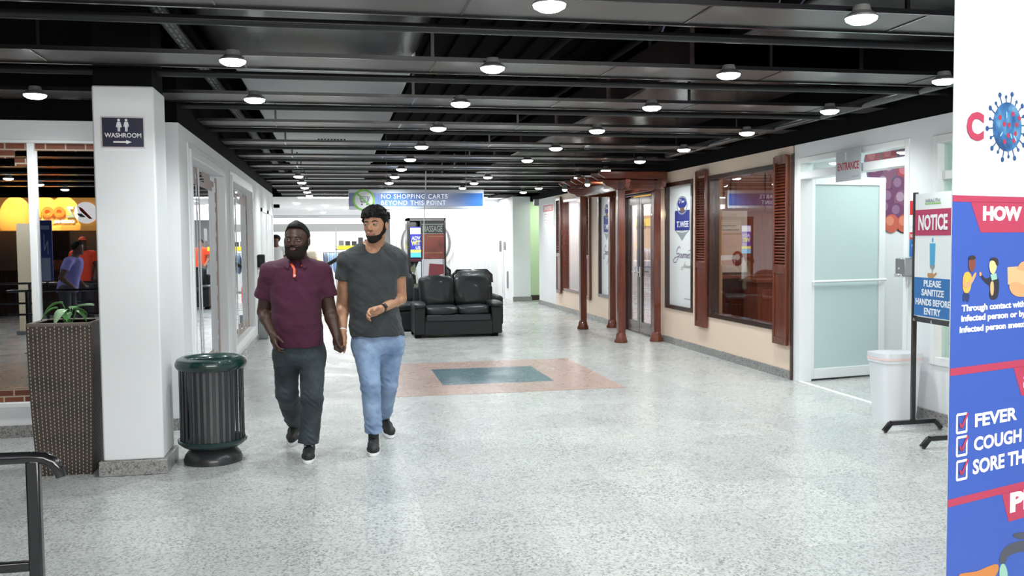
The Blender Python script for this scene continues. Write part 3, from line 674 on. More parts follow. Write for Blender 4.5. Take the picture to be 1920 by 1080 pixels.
spots = [(.12, 1.04, 1), (.34, 1.08, 1), (.56, 1.05, 0), (.16, .88, 0), (.36, .90, 2), (.56, .86, 1), (.28, .72, 2), (.48, .70, 0), (.34, .54, 0), (.52, .52, 2), (.30, .40, 0), (.46, .36, 0), (.38, .22, 3), (.56, .22, 3), (.72, .9, 0), (.74, .7, 2), (.72, .5, 0), (.72, .3, 1), (.74, 1.08, 0), (.9, .8, 1), (.9, .55, 0)]
for i, (a, b_, k) in enumerate(spots):
    n0 = .002+.0012*i
    a *= .905; b_ *= .905
    q = MB().disc(F, a, b_, .095, .104, n0, n0+.0005, 32).build('grape', gr[k], t)
    MB().disc(F, a-.02, b_+.03, .05, .054, n0+.0005, n0+.0008, 24).build('grape_sheen', gc[k], q)
# entrance plate
t = thing('entrance_sign', 'grey acrylic plate reading ENTRANCE in red, hung above the open door', 'sign', (XR-.05, 7.93, 2.1))
F = frame((XR-.05, 8.15, 2.09), (0, -1, 0), (0, 0, 1), (-1, 0, 0))
MB().rect(F, 0, 0, .43, .29, -.003, .003).build('plate', flat('acrylic', (.48, .50, .54), .2), t, bevel=.002)
text('lettering', 'ENTRANCE', F, .035, .105, .40, .18, flat('entr_red', (.40, .04, .05)), t, .015, n0=.003)
text('small_print', 'mall', F, .29, .03, .40, .05, flat('grey_print', 0), t, .01, n0=.003)
MB().rect(F, .17, .20, .185, .255, .003, .004).disc(F, .178, .26, .012, .015, .003, .004).build('pictogram', flat('ink_white', 0), t)
MB().tube([F[0]+F[1]*.08+F[2]*.28, F[0]+F[1]*.08+F[2]*.28+Vector((.045, 0, 0))], .004, 6).tube([F[0]+F[1]*.35+F[2]*.28, F[0]+F[1]*.35+F[2]*.28+Vector((.045, 0, 0))], .004, 6).build('hook', M['chrome'], t)
# near window of the white front with fruit prints
w5 = window(5, 5.0, 6.73, .50, 2.37, M['white_paint'], M['glass_clear'], .055)
mmx = MB().box(XR+.03, 5.05, 2.02, XR+.08, 6.68, 2.09).build('crossbar', M['white_paint'], w5)
t = thing('fruit_print', 'fruit picture print behind the white window right of the notice stand', 'poster', (XR+.08, 5.9, 1.4))
MB().box(XR+.085, 5.05, .55, XR+.09, 6.68, 2.33).build('sheet', flat('pale_cyan', (.70, .84, .82)), t)
MB().box(XR+.078, 5.05, .56, XR+.085, 6.62, .98).build('orange_patch', flat('orange_print', (.85, .33, .04)), t)
F = frame((XR+.078, 6.62, .55), (0, -1, 0), (0, 0, 1), (-1, 0, 0))
MB().prism(F, [(.02, .10), (.06, .16), (.12, .18), (.16, .13), (.10, .08), (.04, .07)], 0, .001).build('leaf_print', flat('leafp', (.06, .28, .04)), t)
MB().box(XR+.078, 5.05, 2.10, XR+.085, 6.53, 2.33).build('green_patch', flat('leafq', (.22, .50, .08)), t)
MB().disc(F, .17, 1.58, .07, .05, .001, .002).build('red_patch', flat('pinkp', (.55, .10, .12)), t)
MB().box(XR+.078, 5.05, 1.72, XR+.085, 6.54, 1.98).build('berry_patch', flat('mauve', (.40, .30, .34)), t)
# pier signs and dispenser
def wall_sign(name, label, y0, y1, z0, z1, parts, X=XR, cat='sign'):
    t = thing(name, label, cat, (X, (y0+y1)/2, z0)); F = frame((X-.006, y1, z0), (0, -1, 0), (0, 0, 1), (-1, 0, 0))
    MB().rect(F, 0, 0, y1-y0, z1-z0, -.005, 0).build('sheet', flat('print_white', 0), t)
    w, h = y1-y0, z1-z0
    for p in parts:
        if p[0] == 'r': MB().rect(F, p[2]*w, p[3]*h, p[4]*w, p[5]*h, 0, .001).build('colour_band', flat(p[1], 0), t)
        else: text('lettering', p[6], F, p[2]*w, p[3]*h, p[4]*w, p[5]*h, flat(p[1], 0), t, .01, n0=.001)
    return t
flat('sign_red', (.60, .02, .03))
wall_sign('wall_notice', 'red and white notice on the pier above the hand sanitiser', 6.86, 7.04, 1.64, 1.86, [('r', 'sign_red', 0, .45, 1, 1), ('t', 'ink_white', .45, .86, .95, .95, 'KEEP'), ('t', 'ink_white', .25, .68, .95, .78, 'SAFETY'), ('t', 'ink_white', .35, .50, .95, .60, 'FIRST')])
wall_sign('wall_notice', 'blue and red notice on the pier just above the hand sanitiser', 6.86, 7.04, 1.38, 1.62, [('r', 'notice_blue', 0, 0, 1, .62), ('r', 'sign_red', 0, .62, 1, .88), ('t', 'ink_white', .1, .68, .95, .82, 'NO MASK'), ('t', 'ink_white', .2, .35, .9, .45, 'NO ENTRY')])
t = thing('sanitiser_dispenser', 'grey metal hand sanitiser dispenser on the white pier', 'dispenser', (XR-.04, 7.03, 1.2))
MB().box(XR-.11, 6.96, 1.21, XR, 7.09, 1.37).build('body', M['grey_metal'], t, bevel=.012)
MB().box(XR-.13, 6.98, 1.205, XR-.09, 7.07, 1.235).build('push_lever', M['chrome'], t, bevel=.005)
MB().ball((XR-.115, 7.02, 1.28), .012).build('lock', M['chrome'], t, smooth=True)
flat('pale_red', (.62, .20, .20)); flat('faint_red', (.75, .50, .50))
wall_sign('wall_notice', 'white paper notice with pale red lettering on the far right wall', 20.05, 21.15, 1.86, 2.40, [('r', 'pale_red', .06, .66, .94, .95), ('t', 'print_white', .18, .72, .82, .88, 'EXITO'), ('r', 'faint_red', .15, .52, .85, .56), ('r', 'faint_red', .2, .42, .8, .45), ('r', 'faint_red', .12, .28, .88, .31), ('r', 'faint_red', .25, .16, .75, .19)])
tag(MB().box(4.60, 20.9, 2.36, 4.72, 21.0, 2.52).build('ceiling_bracket', M['grey_metal'], bevel=.01), 'small grey box hanging by the wall head, far right', 'bracket')
# white bin with its bag
t = thing('waste_bin', 'white plastic waste bin with pink bag rim beside the entrance', 'bin', (4.62, 6.88, 0))
def frustum(cx, cy, a0, b0, a1, b1, z0, z1, r=.2, n=24, flip=False):
    vs = []; 
    for (a, b_, z) in ((a0, b0, z0), (a1, b1, z1)):
        for i in range(n):
            th = 2*PI*i/n; c, s_ = math.cos(th), math.sin(th); e = .45
            vs.append((cx+a*math.copysign(abs(c)**e, c), cy+b_*math.copysign(abs(s_)**e, s_), z))
    return vs, [(i, (i+1) % n, n+(i+1) % n, n+i) for i in range(n)]
v_, f_ = frustum(4.63, 6.88, .155, .12, .19, .15, 0, .57); MB().add(v_, f_+[tuple(range(24))[::-1]]).build('body', M['plastic_white'], t, smooth=True)
v_, f_ = frustum(4.63, 6.88, .194, .154, .196, .156, .50, .58); MB().add(v_, f_).build('bag', M['plastic_white'], t, smooth=True)
v_, f_ = frustum(4.63, 6.88, .199, .159, .198, .158, .525, .54); MB().add(v_, f_).build('bag_tie', M['bag'], t, smooth=True)
v_, f_ = frustum(4.63, 6.88, .17, .13, .185, .145, .40, .575); MB().add(v_, f_+[tuple(range(24))]).build('inside', M['plastic_white'], t, smooth=True)
# notice stand
t = thing('notice_stand', 'black metal floor stand holding a NOTICE sanitise hands board', 'sign stand', (4.5, 6.2, 0))
PA, PB = Vector((4.50, 6.44, 0)), Vector((4.44, 5.88, 0)); u = (PB-PA).normalized(); n = Vector((0, 0, 1)).cross(u); 
if n.x > 0: n = -n
F = frame(PA, u, (0, 0, 1), n); w = (PB-PA).length
for a in (0, w):
    MB().rect(F, a-.016, .075, a+.016, 1.90, -.016, .016).build('post', M['black_gloss'], t, bevel=.003)
    c = F[0]+F[1]*a; d = Vector((1, .04, 0)).normalized()
    bx = MB()
    def bar(p, q, r=.018):
        return bx.tube([p, q], r, 4)
    q0, q1 = c-d*.20, c+d*.20
    bar(q0+Vector((0, 0, .075)), q1+Vector((0, 0, .075)), .024)
    bar(q0+Vector((0, 0, .075)), q0-d*.06+Vector((0, 0, .012)), .024); bar(q1+Vector((0, 0, .075)), q1+d*.06+Vector((0, 0, .012)), .024)
    bx.build('foot_bar', M['black_gloss'], t)
MB().rect(F, .016, .885, w-.016, .925, -.012, .012).build('crossbar', M['black_gloss'], t); MB().rect(F, .016, 1.86, w-.016, 1.88, -.01, .01).build('crossbar', M['black_gloss'], t)
for a in (.03, w/2, w-.03): MB().disc(F, a, .90, .012, None, .012, .02, 12).build('screw', M['chrome'], t)
bd = MB().rect(F, .018, .93, w-.018, 1.885, .003, .012).build('board', flat('print_white', 0), t)
k0 = .0125
MB().rect(F, .018, 1.56, w-.018, 1.76, k0, k0+.001).build('red_band', flat('notice_red', 0), t)
MB().rect(F, .018, .935, w-.018, 1.235, k0, k0+.001).build('blue_band', flat('notice_blue', 0), t)
text('heading', 'NOTICE', F, .07, 1.60, w-.09, 1.72, flat('ink_white', 0), t, .03, n0=k0+.001)
for s_, z0, a, b_ in (('PLEASE', 1.165, .16, .40), ('SANITIZE', 1.095, .13, .44), ('HANDS BEFORE', 1.02, .045, .525), ('ENTRY', .95, .17, .40)):
    text('message', s_, F, a*w/.563, z0, b_*w/.563, z0+.052, flat('ink_white', 0), t, .025, n0=k0+.001)
text('maker_mark', 'HEALTH', F, .17, 1.815, .37, 1.84, flat('grey_print', 0), t, .02, n0=k0)
MB().rect(F, .16, 1.80, .38, 1.808, k0, k0+.001).build('maker_line', flat('lime', 0), t)
MB().prism(F, [(.235, 1.50), (.315, 1.50), (.31, 1.35), (.295, 1.33), (.255, 1.33), (.24, 1.35)], k0, k0+.001).disc(F, .275, 1.525, .01, .02, k0, k0+.001).build('bottle_print', flat('cyan', 0), t)
MB().disc(F, .275, 1.33, .035, .03, k0, k0+.0008).rect(F, .27, 1.27, .28, 1.31, k0, k0+.0008).build('nozzle_print', flat('grey_print', 0), t)
MB().prism(F, [(.22, 1.255), (.26, 1.25), (.33, 1.28), (.34, 1.27), (.29, 1.235), (.33, 1.235), (.22, 1.24-.005)], k0, k0+.0008).prism(F, [(.21, 1.27), (.28, 1.275), (.31, 1.255), (.25, 1.24), (.21, 1.245)], k0, k0+.001).build('hand_print', flat('skin_print', 0), t)
# ------------------------------------------------------------------ left side
def lwin(n, y0, y1, z0, z1, label):
    f = MB()
    for o_, w_, p_ in ((0, .07, .03), (.07, .05, .014)):
        a, b, c, d = y0-o_-w_, y1+o_+w_, z0-o_-w_, z1+o_+w_
        X0, X1 = XL-.001, XL+p_
        f.box(X0, a, c, X1, a+w_, d).box(X0, b-w_, c, X1, b, d).box(X0, a+w_, c, X1, b-w_, c+w_).box(X0, a+w_, d-w_, X1, b-w_, d)
    q = struct(f.build('window_%d' % n, M['white_paint'], bevel=.004))
    MB().box(XL-.155, y0-.02, z0+.002, XL-.002, y0+.004, z1-.002).box(XL-.155, y1-.004, z0+.002, XL-.002, y1+.02, z1-.002).build('reveal', M['white_paint'], q)
    MB().box(XL-.07, y0, z0, XL-.064, y1-.005, z1).build('pane', M['glass_left'], q)
    rnd = random.Random(n); b = MB()
    for i in range(int((z1-z0)/.055)):
        wd = .10+rnd.choice((0, .04, .07)); b.box(XL-.0635, y1-wd, z0+i*.055, XL-.0625, y1, z0+(i+1)*.055)
        if i > int((z1-z0)/.055)-4:
            for k in range(int((y1-y0-.2)/.15)):
                if rnd.random() < .75: b.box(XL-.0635, y0+k*.15, z0+i*.055, XL-.0625, y0+(k+1)*.15, z0+(i+1)*.055)
        if i < 3:
            for k in range(int((y1-y0-.2)/.15)):
                if rnd.random() < .8-.2*i: b.box(XL-.0635, y0+k*.15, z0+i*.055, XL-.0625, y0+(k+1)*.15, z0+(i+1)*.055)
    b.build('brick_film', flat('pale_brick', (.40, .30, .27)), q)
    return q
lwin(6, 8.42, 10.78, .30, 2.31, '')
lwin(7, 11.62, 14.30, .28, 2.31, '')
tag(MB().tube([(XL-.055, 9.30, 2.28), (XL-.052, 9.32, 1.9), (XL-.055, 9.34, 1.2), (XL-.052, 9.36, .7), (XL-.052, 9.42, .30)], .008, 8).build('white_cord', M['plastic_white'], smooth=True), 'white cord hanging down the nearer left hall window', 'cord')
tag(MB().tube([(XL-.055, 12.6, 2.28), (XL-.052, 12.62, 1.2), (XL-.052, 12.6, .30)], .007, 8).build('white_cord', M['plastic_white'], smooth=True), 'white cord hanging down the farther left hall window', 'cord')
# front window with brick print film
q = struct(MB().box(-2.40, 7.86, .285, -2.345, 7.93, 2.36).box(-1.74, 7.86, .285, -1.72, 7.95, 2.36).box(-4.3, 7.86, .285, -4.245, 7.93, 2.36).build('window_8', M['white_paint'], bevel=.004))
MB().box(-7, 7.90, .285, -1.72, 7.906, 2.36).build('pane', M['glass_front'], q)
b_ = MB(); rnd = random.Random(3)
for k in range(36):
    for r in range(3):
        if r == 0 or rnd.random() < .62: b_.box(-1.75-(k+1)*.15, 7.893, 2.36-.06*(r+1), -1.75-k*.15, 7.896, 2.36-.06*r) if not (k in (1, 2, 3) and r > 0) else None
        if r < 2 or rnd.random() < .25: b_.box(-1.75-(k+1)*.15, 7.893, .285+.05*r, -1.75-k*.15, 7.896, .285+.05*(r+1))
b_.build('brick_film', M['brick'], q)
# small things on the far left wall
t = thing('wall_dispenser', 'dark grey dispenser box on the left wall beyond the windows', 'dispenser', (XL, 15.3, 1.15))
MB().box(XL, 15.18, 1.15, XL+.11, 15.42, 1.36).build('body', M['leather2'], t, bevel=.02)
MB().box(XL+.02, 15.22, 1.11, XL+.09, 15.38, 1.15).build('tray', M['grey_metal'], t, bevel=.006)
tag(MB().box(XL, 15.05, 0, XL+.16, 15.65, .40).build('wall_radiator_box', flat('grey_box', (.30, .32, .33), .3), bevel=.015), 'low grey box standing against the far left wall', 'box')
for y0 in (16.1, 17.6):
    t = thing('wall_door', 'white panelled door in the far left wall, %s one' % ('nearer' if y0 < 17 else 'farther'), 'door', (XL, y0, 0))
    MB().box(XL, y0, 0, XL+.03, y0+.07, 2.15).box(XL, y0+1.03, 0, XL+.03, y0+1.1, 2.15).box(XL, y0, 2.08, XL+.03, y0+1.1, 2.15).build('frame', M['white_paint'], t, bevel=.004)
    MB().box(XL, y0+.07, .01, XL+.012, y0+1.03, 2.08).build('leaf', M['white_paint'], t)
    MB().tube([(XL+.012, y0+.95, 1.0), (XL+.06, y0+.95, 1.0), (XL+.06, y0+.84, 1.0)], .01, 8).build('handle', M['chrome'], t, smooth=True)
tag(MB().box(XL+.02, 19.1, 2.26, XL+.14, 19.22, 2.33).build('security_camera', M['black'], bevel=.01), 'small dark security camera at the far end of the left wall', 'camera')

# washroom sign
t = thing('washroom_sign', 'navy WASHROOM sign with two figures and arrow on the white pillar', 'sign', (-1.36, 6.39, 2.2))
F = frame((-1.497, 6.398, 2.182), (1, 0, 0), (0, 0, 1), (0, -1, 0))
MB().rect(F, 0, 0, .272, .205, 0, .004).build('border', flat('silver', 0), t, bevel=.001)
MB().rect(F, .008, .008, .264, .197, .004, .006).build('plate', flat('navy', 0), t)
text('lettering', 'WASHROOM', F, .022, .068, .250, .098, flat('ink_white', 0), t, .015, n0=.006)
ar = MB().rect(F, .075, .034, .155, .044, .006, .007).prism(F, [(.155, .026), (.19, .039), (.155, .052)], .006, .007); ar.build('arrow', flat('ink_white', 0), t)
fg = MB()
for cx, wm in ((.112, 1), (.158, 0)):
    fg.disc(F, cx, .182, .0085, .0085, .006, .007, 16)
    if wm: fg.prism(F, [(cx-.009, .171), (cx+.009, .171), (cx+.017, .135), (cx-.017, .135)], .006, .007)
    else: fg.prism(F, [(cx-.011, .171), (cx+.011, .171), (cx+.010, .135), (cx-.010, .135)], .006, .007)
    fg.prism(F, [(cx-.008, .135), (cx-.001, .135), (cx-.001, .108), (cx-.007, .108)], .006, .007).prism(F, [(cx+.001, .135), (cx+.008, .135), (cx+.007, .108), (cx+.001, .108)], .006, .007)
    fg.prism(F, [(cx-.011, .170), (cx-.018, .140), (cx-.014, .139), (cx-.008, .165)], .006, .007).prism(F, [(cx+.011, .170), (cx+.018, .140), (cx+.014, .139), (cx+.008, .165)], .006, .007)
fg.build('pictogram', flat('ink_white', 0), t)

# wicker planter
t = thing('planter', 'tall tapered brown wicker planter left of the white pillar', 'planter', (-1.82, 6.66, 0))
def planter():
    me = bpy.data.meshes.new('basket'); bm = bmesh.new(); uv = bm.loops.layers.uv.new('UVMap')
    c = (-1.815, 6.665); nz = 20
    def hw(z): return .172+.030*(z/1.02)+.012*math.sin(PI*min(1, z/1.02))*.6
    cor = [(-1, -1), (1, -1), (1, 1), (-1, 1)]
    for s in range(4):
        a, b = cor[s], cor[(s+1) % 4]
        g = [[bm.verts.new((c[0]+hw(z)*(a[0]+(b[0]-a[0])*k/4), c[1]+hw(z)*(a[1]+(b[1]-a[1])*k/4), z)) for k in range(5)] for z in [1.02*i/nz for i in range(nz+1)]]
        for i in range(nz):
            for k in range(4):
                f = bm.faces.new((g[i][k], g[i][k+1], g[i+1][k+1], g[i+1][k])); f.smooth = True
                for l, (uu, vv_) in zip(f.loops, ((k/4, i/nz), ((k+1)/4, i/nz), ((k+1)/4, (i+1)/nz), (k/4, (i+1)/nz))): l[uv].uv = (uu, vv_)
    bm.to_mesh(me); bm.free(); o = bpy.data.objects.new('basket', me); COL.objects.link(o); me.materials.append(M['wicker']); put(o, t)
planter()
c = (-1.815, 6.665)
rim = MB(); h = .204
for x0, y0, x1, y1 in ((-h, -h, h, -h+.03), (-h, h-.03, h, h), (-h, -h+.03, -h+.03, h-.03), (h-.03, -h+.03, h, h-.03)): rim.box(c[0]+x0, c[1]+y0, 1.005, c[0]+x1, c[1]+y1, 1.03)
rim.build('rim', wicker_rim := mat('wicker_rim', (.14, .11, .09), .6), t, bevel=.008)
MB().box(c[0]-.175, c[1]-.175, .92, c[0]+.175, c[1]+.175, .97).build('soil', M['soil'], t)
MB().box(c[0]-.178, c[1]-.178, .80, c[0]-.174, c[1]+.178, 1.02).box(c[0]+.174, c[1]-.178, .80, c[0]+.178, c[1]+.178, 1.02).box(c[0]-.178, c[1]-.178, .80, c[0]+.178, c[1]-.174, 1.02).box(c[0]-.178, c[1]+.174, .80, c[0]+.178, c[1]+.178, 1.02).build('liner', M['black'], t)
t = thing('potted_plant', 'small green leafy plant growing out of the wicker planter', 'plant', (-1.80, 6.66, .95))
rnd = random.Random(11)
def leaf(base, d, L, w, droop, m):
    d = Vector(d).normalized(); side = d.cross(Vector((0, 0, 1))).normalized(); n = 7; vs = []; p = Vector(base)
    st = MB(); pts = [p.copy()]
    for i in range(5): p = p+(d*.014+Vector((0, 0, .034)))*L/.12; pts.append(p.copy())
    st.tube(pts, .0035, 6).build('stem', M['leaf'], t, smooth=True)
    for i in range(n+1):
        s = i/n; wd = w*math.sin(PI*min(1, s*.93+.05))**.8*(1-.3*s); q = p+d*L*s+Vector((0, 0, .25*L*s-droop*L*s*s))
        vs += [q+side*wd+Vector((0, 0, .012)), q, q-side*wd+Vector((0, 0, .012))]
    fs = [f for i in range(n) for f in ((3*i, 3*i+1, 3*i+4, 3*i+3), (3*i+1, 3*i+2, 3*i+5, 3*i+4))]
    o = MB().add(vs, fs).build('leaf', m, t, smooth=True); md = o.modifiers.new('thickness', 'SOLIDIFY'); md.thickness = .0015
for d, L, w, dr, m in (((-1, -.3, 0), .13, .028, 1.0, 'leaf'), ((-.5, -.8, 0), .12, .035, 1.3, 'leaf_lt'), ((.9, -.2, 0), .14, .030, .2, 'leaf_lt'), ((.3, -.9, 0), .10, .030, .9, 'leaf'), ((-.6, .6, 0), .11, .028, .6, 'leaf'), ((.8, .5, 0), .12, .028, .7, 'leaf'), ((.1, .3, 0), .12, .026, .2, 'leaf'), ((1, -.5, 0), .11, .02, 1.0, 'leaf'), ((-.9, .1, 0), .16, .022, .9, 'leaf')):
    L *= .80; w *= 1.45
    leaf((-1.80+rnd.uniform(-.03, .03), 6.64+rnd.uniform(-.03, .03), .965), d, L, w, dr, M[m])

# slatted litter bin
bc = (-.885, 6.70, 0)
t = thing('litter_bin', 'round litter bin with dark green rims and black vertical bars', 'bin', bc)
MB().lathe([(.20, 0), (.203, .02), (.190, .055), (.165, .085), (.14, .105), (.14, .12)], bc, 40).build('pedestal', mat('bin_base', (.025, .027, .03), .35, coat=.3), t, smooth=True)
MB().lathe([(.05, .115), (.20, .115), (.236, .145), (.240, .165), (.228, .168), (.205, .150), (.05, .135)], bc, 48).build('lower_ring', M['green_metal'], t, smooth=True)
tp = [(.228, .665), (.243, .685), (.245, .705), (.232, .735), (.205, .748), (.175, .742), (.150, .722), (.148, .712), (.160, .700), (.21, .66)]
MB().lathe(tp+[tp[0]], bc, 48, cap=False).build('top_rim', M['green_metal'], t, smooth=True)
for i in range(32):
    a = 2*PI*i/32; ca, sa = math.cos(a), math.sin(a)
    F_ = frame((bc[0]+ca*.216, bc[1]+sa*.216, 0), (-sa, ca, 0), (0, 0, 1), (ca, sa, 0))
    MB().rect(F_, -.0115, .15, .0115, .69, -.004, .004).build('bar', M['slat_black'], t, bevel=.0015)
MB().lathe([(.15, .14), (.168, .64), (.174, .655), (.166, .655), (.145, .16)], bc, 40).build('liner', M['liner'], t, smooth=True)

# handrail in the foreground
def handrail(P, label, x_span=1.6, kind=None):
    t = thing('handrail', label, 'railing', P); X, Y, _ = P; zt = .895; r = .019
    MB().tube([(X-x_span, Y, zt), (X-.02, Y, zt), (X+.02, Y, zt-.004), (X+.045, Y, zt-.018), (X+.062, Y, zt-.045), (X+.066, Y, zt-.065)], [r]*3+[r*.98]*2+[r*.8], 16).build('top_rail', M['black_gloss'], t, smooth=True)
    for x in (X-.012, X-x_span*.8):
        MB().box(x-.020, Y-.016, 0, x+.020, Y+.016, zt-.008).build('post', M['black_gloss'], t, bevel=.006)
    MB().box(X-x_span, Y-.012, .54, X-.03, Y+.012, .572).build('lower_rail', M['black_gloss'], t, bevel=.005)
    for x in (X-.012, X-x_span*.8): MB().lathe([(.055, 0), (.055, .008), (.02, .012)], (x, Y, 0), 20).build('base_plate', M['black_gloss'], t, smooth=True)
    if kind: t['kind'] = kind
    return t
_p = atY(70, 860, 3.0)
handrail((_p.x, 3.0, 0), 'glossy black tubular handrail cut by the lower left photo corner')

# ------------------------------------------------------------------ sofas and massage chairs
def puff(c, s, m, name, parent, rot=(0, 0, 0), e=.42, wrinkle=.006, seed=0, nu=44, nv=26, sag=0):
    """soft cushion: super-ellipsoid with seams and creases"""
    from mathutils import noise as mn, Euler
    R = Euler(rot).to_matrix(); vs = []
    def pw(v, k): return math.copysign(abs(v)**k, v)
    for i in range(nv+1):
        t_ = -PI/2+PI*i/nv
        for j in range(nu):
            p = 2*PI*j/nu
            x = pw(math.sin(t_), .62); y = pw(math.cos(t_), e*.8)*pw(math.cos(p), e*1.15); z = pw(math.cos(t_), e*.8)*pw(math.sin(p), .72)
            q = Vector((x*s[0], y*s[1], z*s[2]*(1-.18*(x*x+y*y)/2)))
            nn = mn.noise(Vector((q.x*6+seed, q.y*6, q.z*9)))+.5*mn.noise(Vector((q.x*16+seed, q.y*14, q.z*22)))
            q += Vector((x, y, z)).normalized()*nn*wrinkle
            q.z -= sag*math.exp(-(x*x+y*y)*2.2)
            vs.append(Vector(c)+R@q)
    fs = [(i*nu+j, i*nu+(j+1) % nu, (i+1)*nu+(j+1) % nu, (i+1)*nu+j) for i in range(nv) for j in range(nu)]
    return MB().add(vs, fs).build(name, m, parent, smooth=True)
def sofa(P, w, label, cushions=2, face=-1, group=None):
    """P = centre of the front edge on the floor; faces -Y"""
    X, Y, _ = P; t = thing('sofa', label, 'sofa', P, group); d = .86; aw = .20
    b = MB(); x0, x1 = X-w/2, X+w/2
    b.box(x0+aw-.02, Y+.03, .10, x1-aw+.02, Y+d-.02, .34).build('base', M['leather2'], t, bevel=.02)
    MB().box(x0+aw, Y+.015, .26, x1-aw, Y+.06, .37).build('front_rail', M['leather'], t, bevel=.018)
    MB().box(x0+aw-.02, Y+.02, .045, x1-aw+.02, Y+.04, .25).build('skirt', M['leather2'], t, bevel=.006)
    for s in (-1, 1):
        xa = x0 if s < 0 else x1-aw
        a = MB().box(xa+.015, Y+.02, .05, xa+aw-.015, Y+d-.03, .50).build('arm', M['leather2'], t, bevel=.02)
        puff((xa+aw/2, Y+d*.42, .515), (aw*.56, d*.46, .055), M['leather'], 'arm_pad', a, e=.4, seed=s*3, sag=0)
        MB().box(xa+.02, Y+.05, 0, xa+.12, Y+.15, .05).box(xa+.02, Y+d-.16, 0, xa+.12, Y+d-.06, .05).build('foot', M['black'], t)
    MB().box(x0+.06, Y+d-.20, .10, x1-.06, Y+d-.02, .80).build('back_frame', M['leather2'], t, bevel=.04)
    cw = (w-2*aw)/cushions
    for i in range(cushions):
        cx = x0+aw+cw*(i+.5)
        puff((cx, Y+.32, .425), (cw*.5, .31, .085), M['leather'], 'seat_cushion', t, e=.32, seed=i*7+1, wrinkle=.010)
        o = puff((cx+(-.03 if i == 0 else .03)*(cushions == 2), Y+.62, .715), (cw*.56, .27, .125), M['leather'], 'back_cushion', t, rot=(math.radians(76), 0, 0), e=.38, seed=i*5+2, wrinkle=.022)
    return t
so = sofa((1.925, 14.42, 0), 1.45, 'black leather two-seat sofa in the middle of the hall, facing the camera')
def massage_chair(P, label, rot=0):
    t = thing('massage_chair', label, 'massage chair', P, 'black massage chairs'); X, Y, _ = P
    MB().box(X-.34, Y-.38, 0, X+.34, Y+.38, .36).build('base', M['leather2'], t, bevel=.05)
    for s in (-1, 1): MB().box(X+s*.36-.07, Y-.40, .05, X+s*.36+.07, Y+.42, .58).build('arm', M['leather2'], t, bevel=.06, seg=4)
    puff((X, Y-.05, .42), (.30, .36, .09), M['leather'], 'seat', t, e=.4, seed=3)
    puff((X, Y+.36, .70), (.34, .32, .12), M['leather'], 'backrest', t, rot=(math.radians(72), 0, 0), e=.42, seed=9, wrinkle=.012)
    puff((X, Y+.46, .91), (.30, .08, .09), M['leather'], 'headrest', t, e=.5, seed=4)
    MB().tube([(X-.36, Y+.44, .78), (X-.36, Y+.46, .92), (X-.28, Y+.48, 1.00), (X+.28, Y+.48, 1.00), (X+.36, Y+.46, .92), (X+.36, Y+.44, .78)], .03, 10).build('headrest_frame', M['black_gloss'], t, smooth=True)
    return t
massage_chair((2.46, 16.1, 0), 'black massage chair right behind the sofa, headrest showing above it')
massage_chair((1.03, 15.98, 0), 'black massage chair left of the sofa, behind the grey-shirted man')
massage_chair((2.05, 19.0, 0), 'black massage chair farther back, showing right of the sofa back')
so2 = sofa((.95, 22.2, 0), 1.3, 'black sofa far down the hall, hidden behind the grey-shirted man')
# mobility trolley edge right of the sofa back
# ------------------------------------------------------------------ hanging sign
t = thing('hanging_sign', 'blue ceiling sign reading NO SHOPPING CARTS BEYOND THIS POINT', 'sign', (1.42, 16, 2.1))
F = frame((.235, 16.0, 2.115), (1, 0, 0), (0, 0, 1), (0, -1, 0)); w, h = 2.37, .345
MB().rect(F, 0, 0, w, h, -.12, 0).build('case', flat('sign_case', (.60, .64, .72), .3), t, bevel=.006)
MB().rect(F, .02, .055, w-.02, h-.065, .001, .004).build('face', flat('sign_face', srgb(42, 100, 175), .16, coat=.8), t)
MB().rect(F, .0, .055, .16, h-.065, .002, .0045).build('face_left', flat('sign_face2', srgb(48, 72, 140), .2), t)
MB().disc(F, .26, .16, .165, .165, .005, .006, 40).build('pictogram_disc', flat('ink_white', 0), t)
MB().ring(F, .26, .16, .19, .035, .006, .008).line(F, [(.15, .27), (.38, .05)], .03, .006, .008).build('prohibition_ring', flat('lime', 0), t)
cb_ = MB().line(F, [(.15, .245), (.185, .235), (.215, .115), (.33, .115)], .010, .0055, .0065).line(F, [(.19, .22), (.355, .21), (.335, .135), (.21, .135)], .010, .0055, .0065)
for k in range(4): cb_.line(F, [(.215+.035*k, .21), (.225+.03*k, .14)], .005, .0055, .0065)
cb_.line(F, [(.20, .185), (.345, .18)], .005, .0055, .0065).line(F, [(.20, .16), (.34, .158)], .005, .0055, .0065).disc(F, .225, .085, .016, None, .0055, .0065, 12).disc(F, .315, .085, .016, None, .0055, .0065, 12)
cb_.build('pictogram_cart', flat('cart_blue', srgb(70, 80, 130)), t)
text('lettering', 'NO SHOPPING CARTS', F, .56, .185, 1.72, .262, flat('letter_white', (.80, .86, .92), emit=(.85, .92, 1), es=.45), t, .0, n0=.005, spacing=1.12)  # emission added to the letters so they read brighter than the face
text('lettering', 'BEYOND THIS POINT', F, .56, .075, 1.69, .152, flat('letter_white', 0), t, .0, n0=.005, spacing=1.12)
MB().tube([(.9, 16.06, 2.44), (.9, 16.06, 3.9)], .006, 6).tube([(2.3, 16.06, 2.44), (2.3, 16.06, 3.9)], .006, 6).build('hanger', M['chrome'], t)
tag(MB().tube([(1.50, 15.2, 2.72), (1.495, 15.2, 2.45), (1.47, 15.2, 2.1), (1.455, 15.2, 1.8), (1.45, 15.3, 1.3), (1.44, 15.35, .92), (1.40, 15.3, .5), (1.38, 15.3, .02)], .009, 8).build('power_cord', M['plastic_white'], smooth=True), 'white power cord dropping from the ceiling in front of the massage kiosk', 'cord')

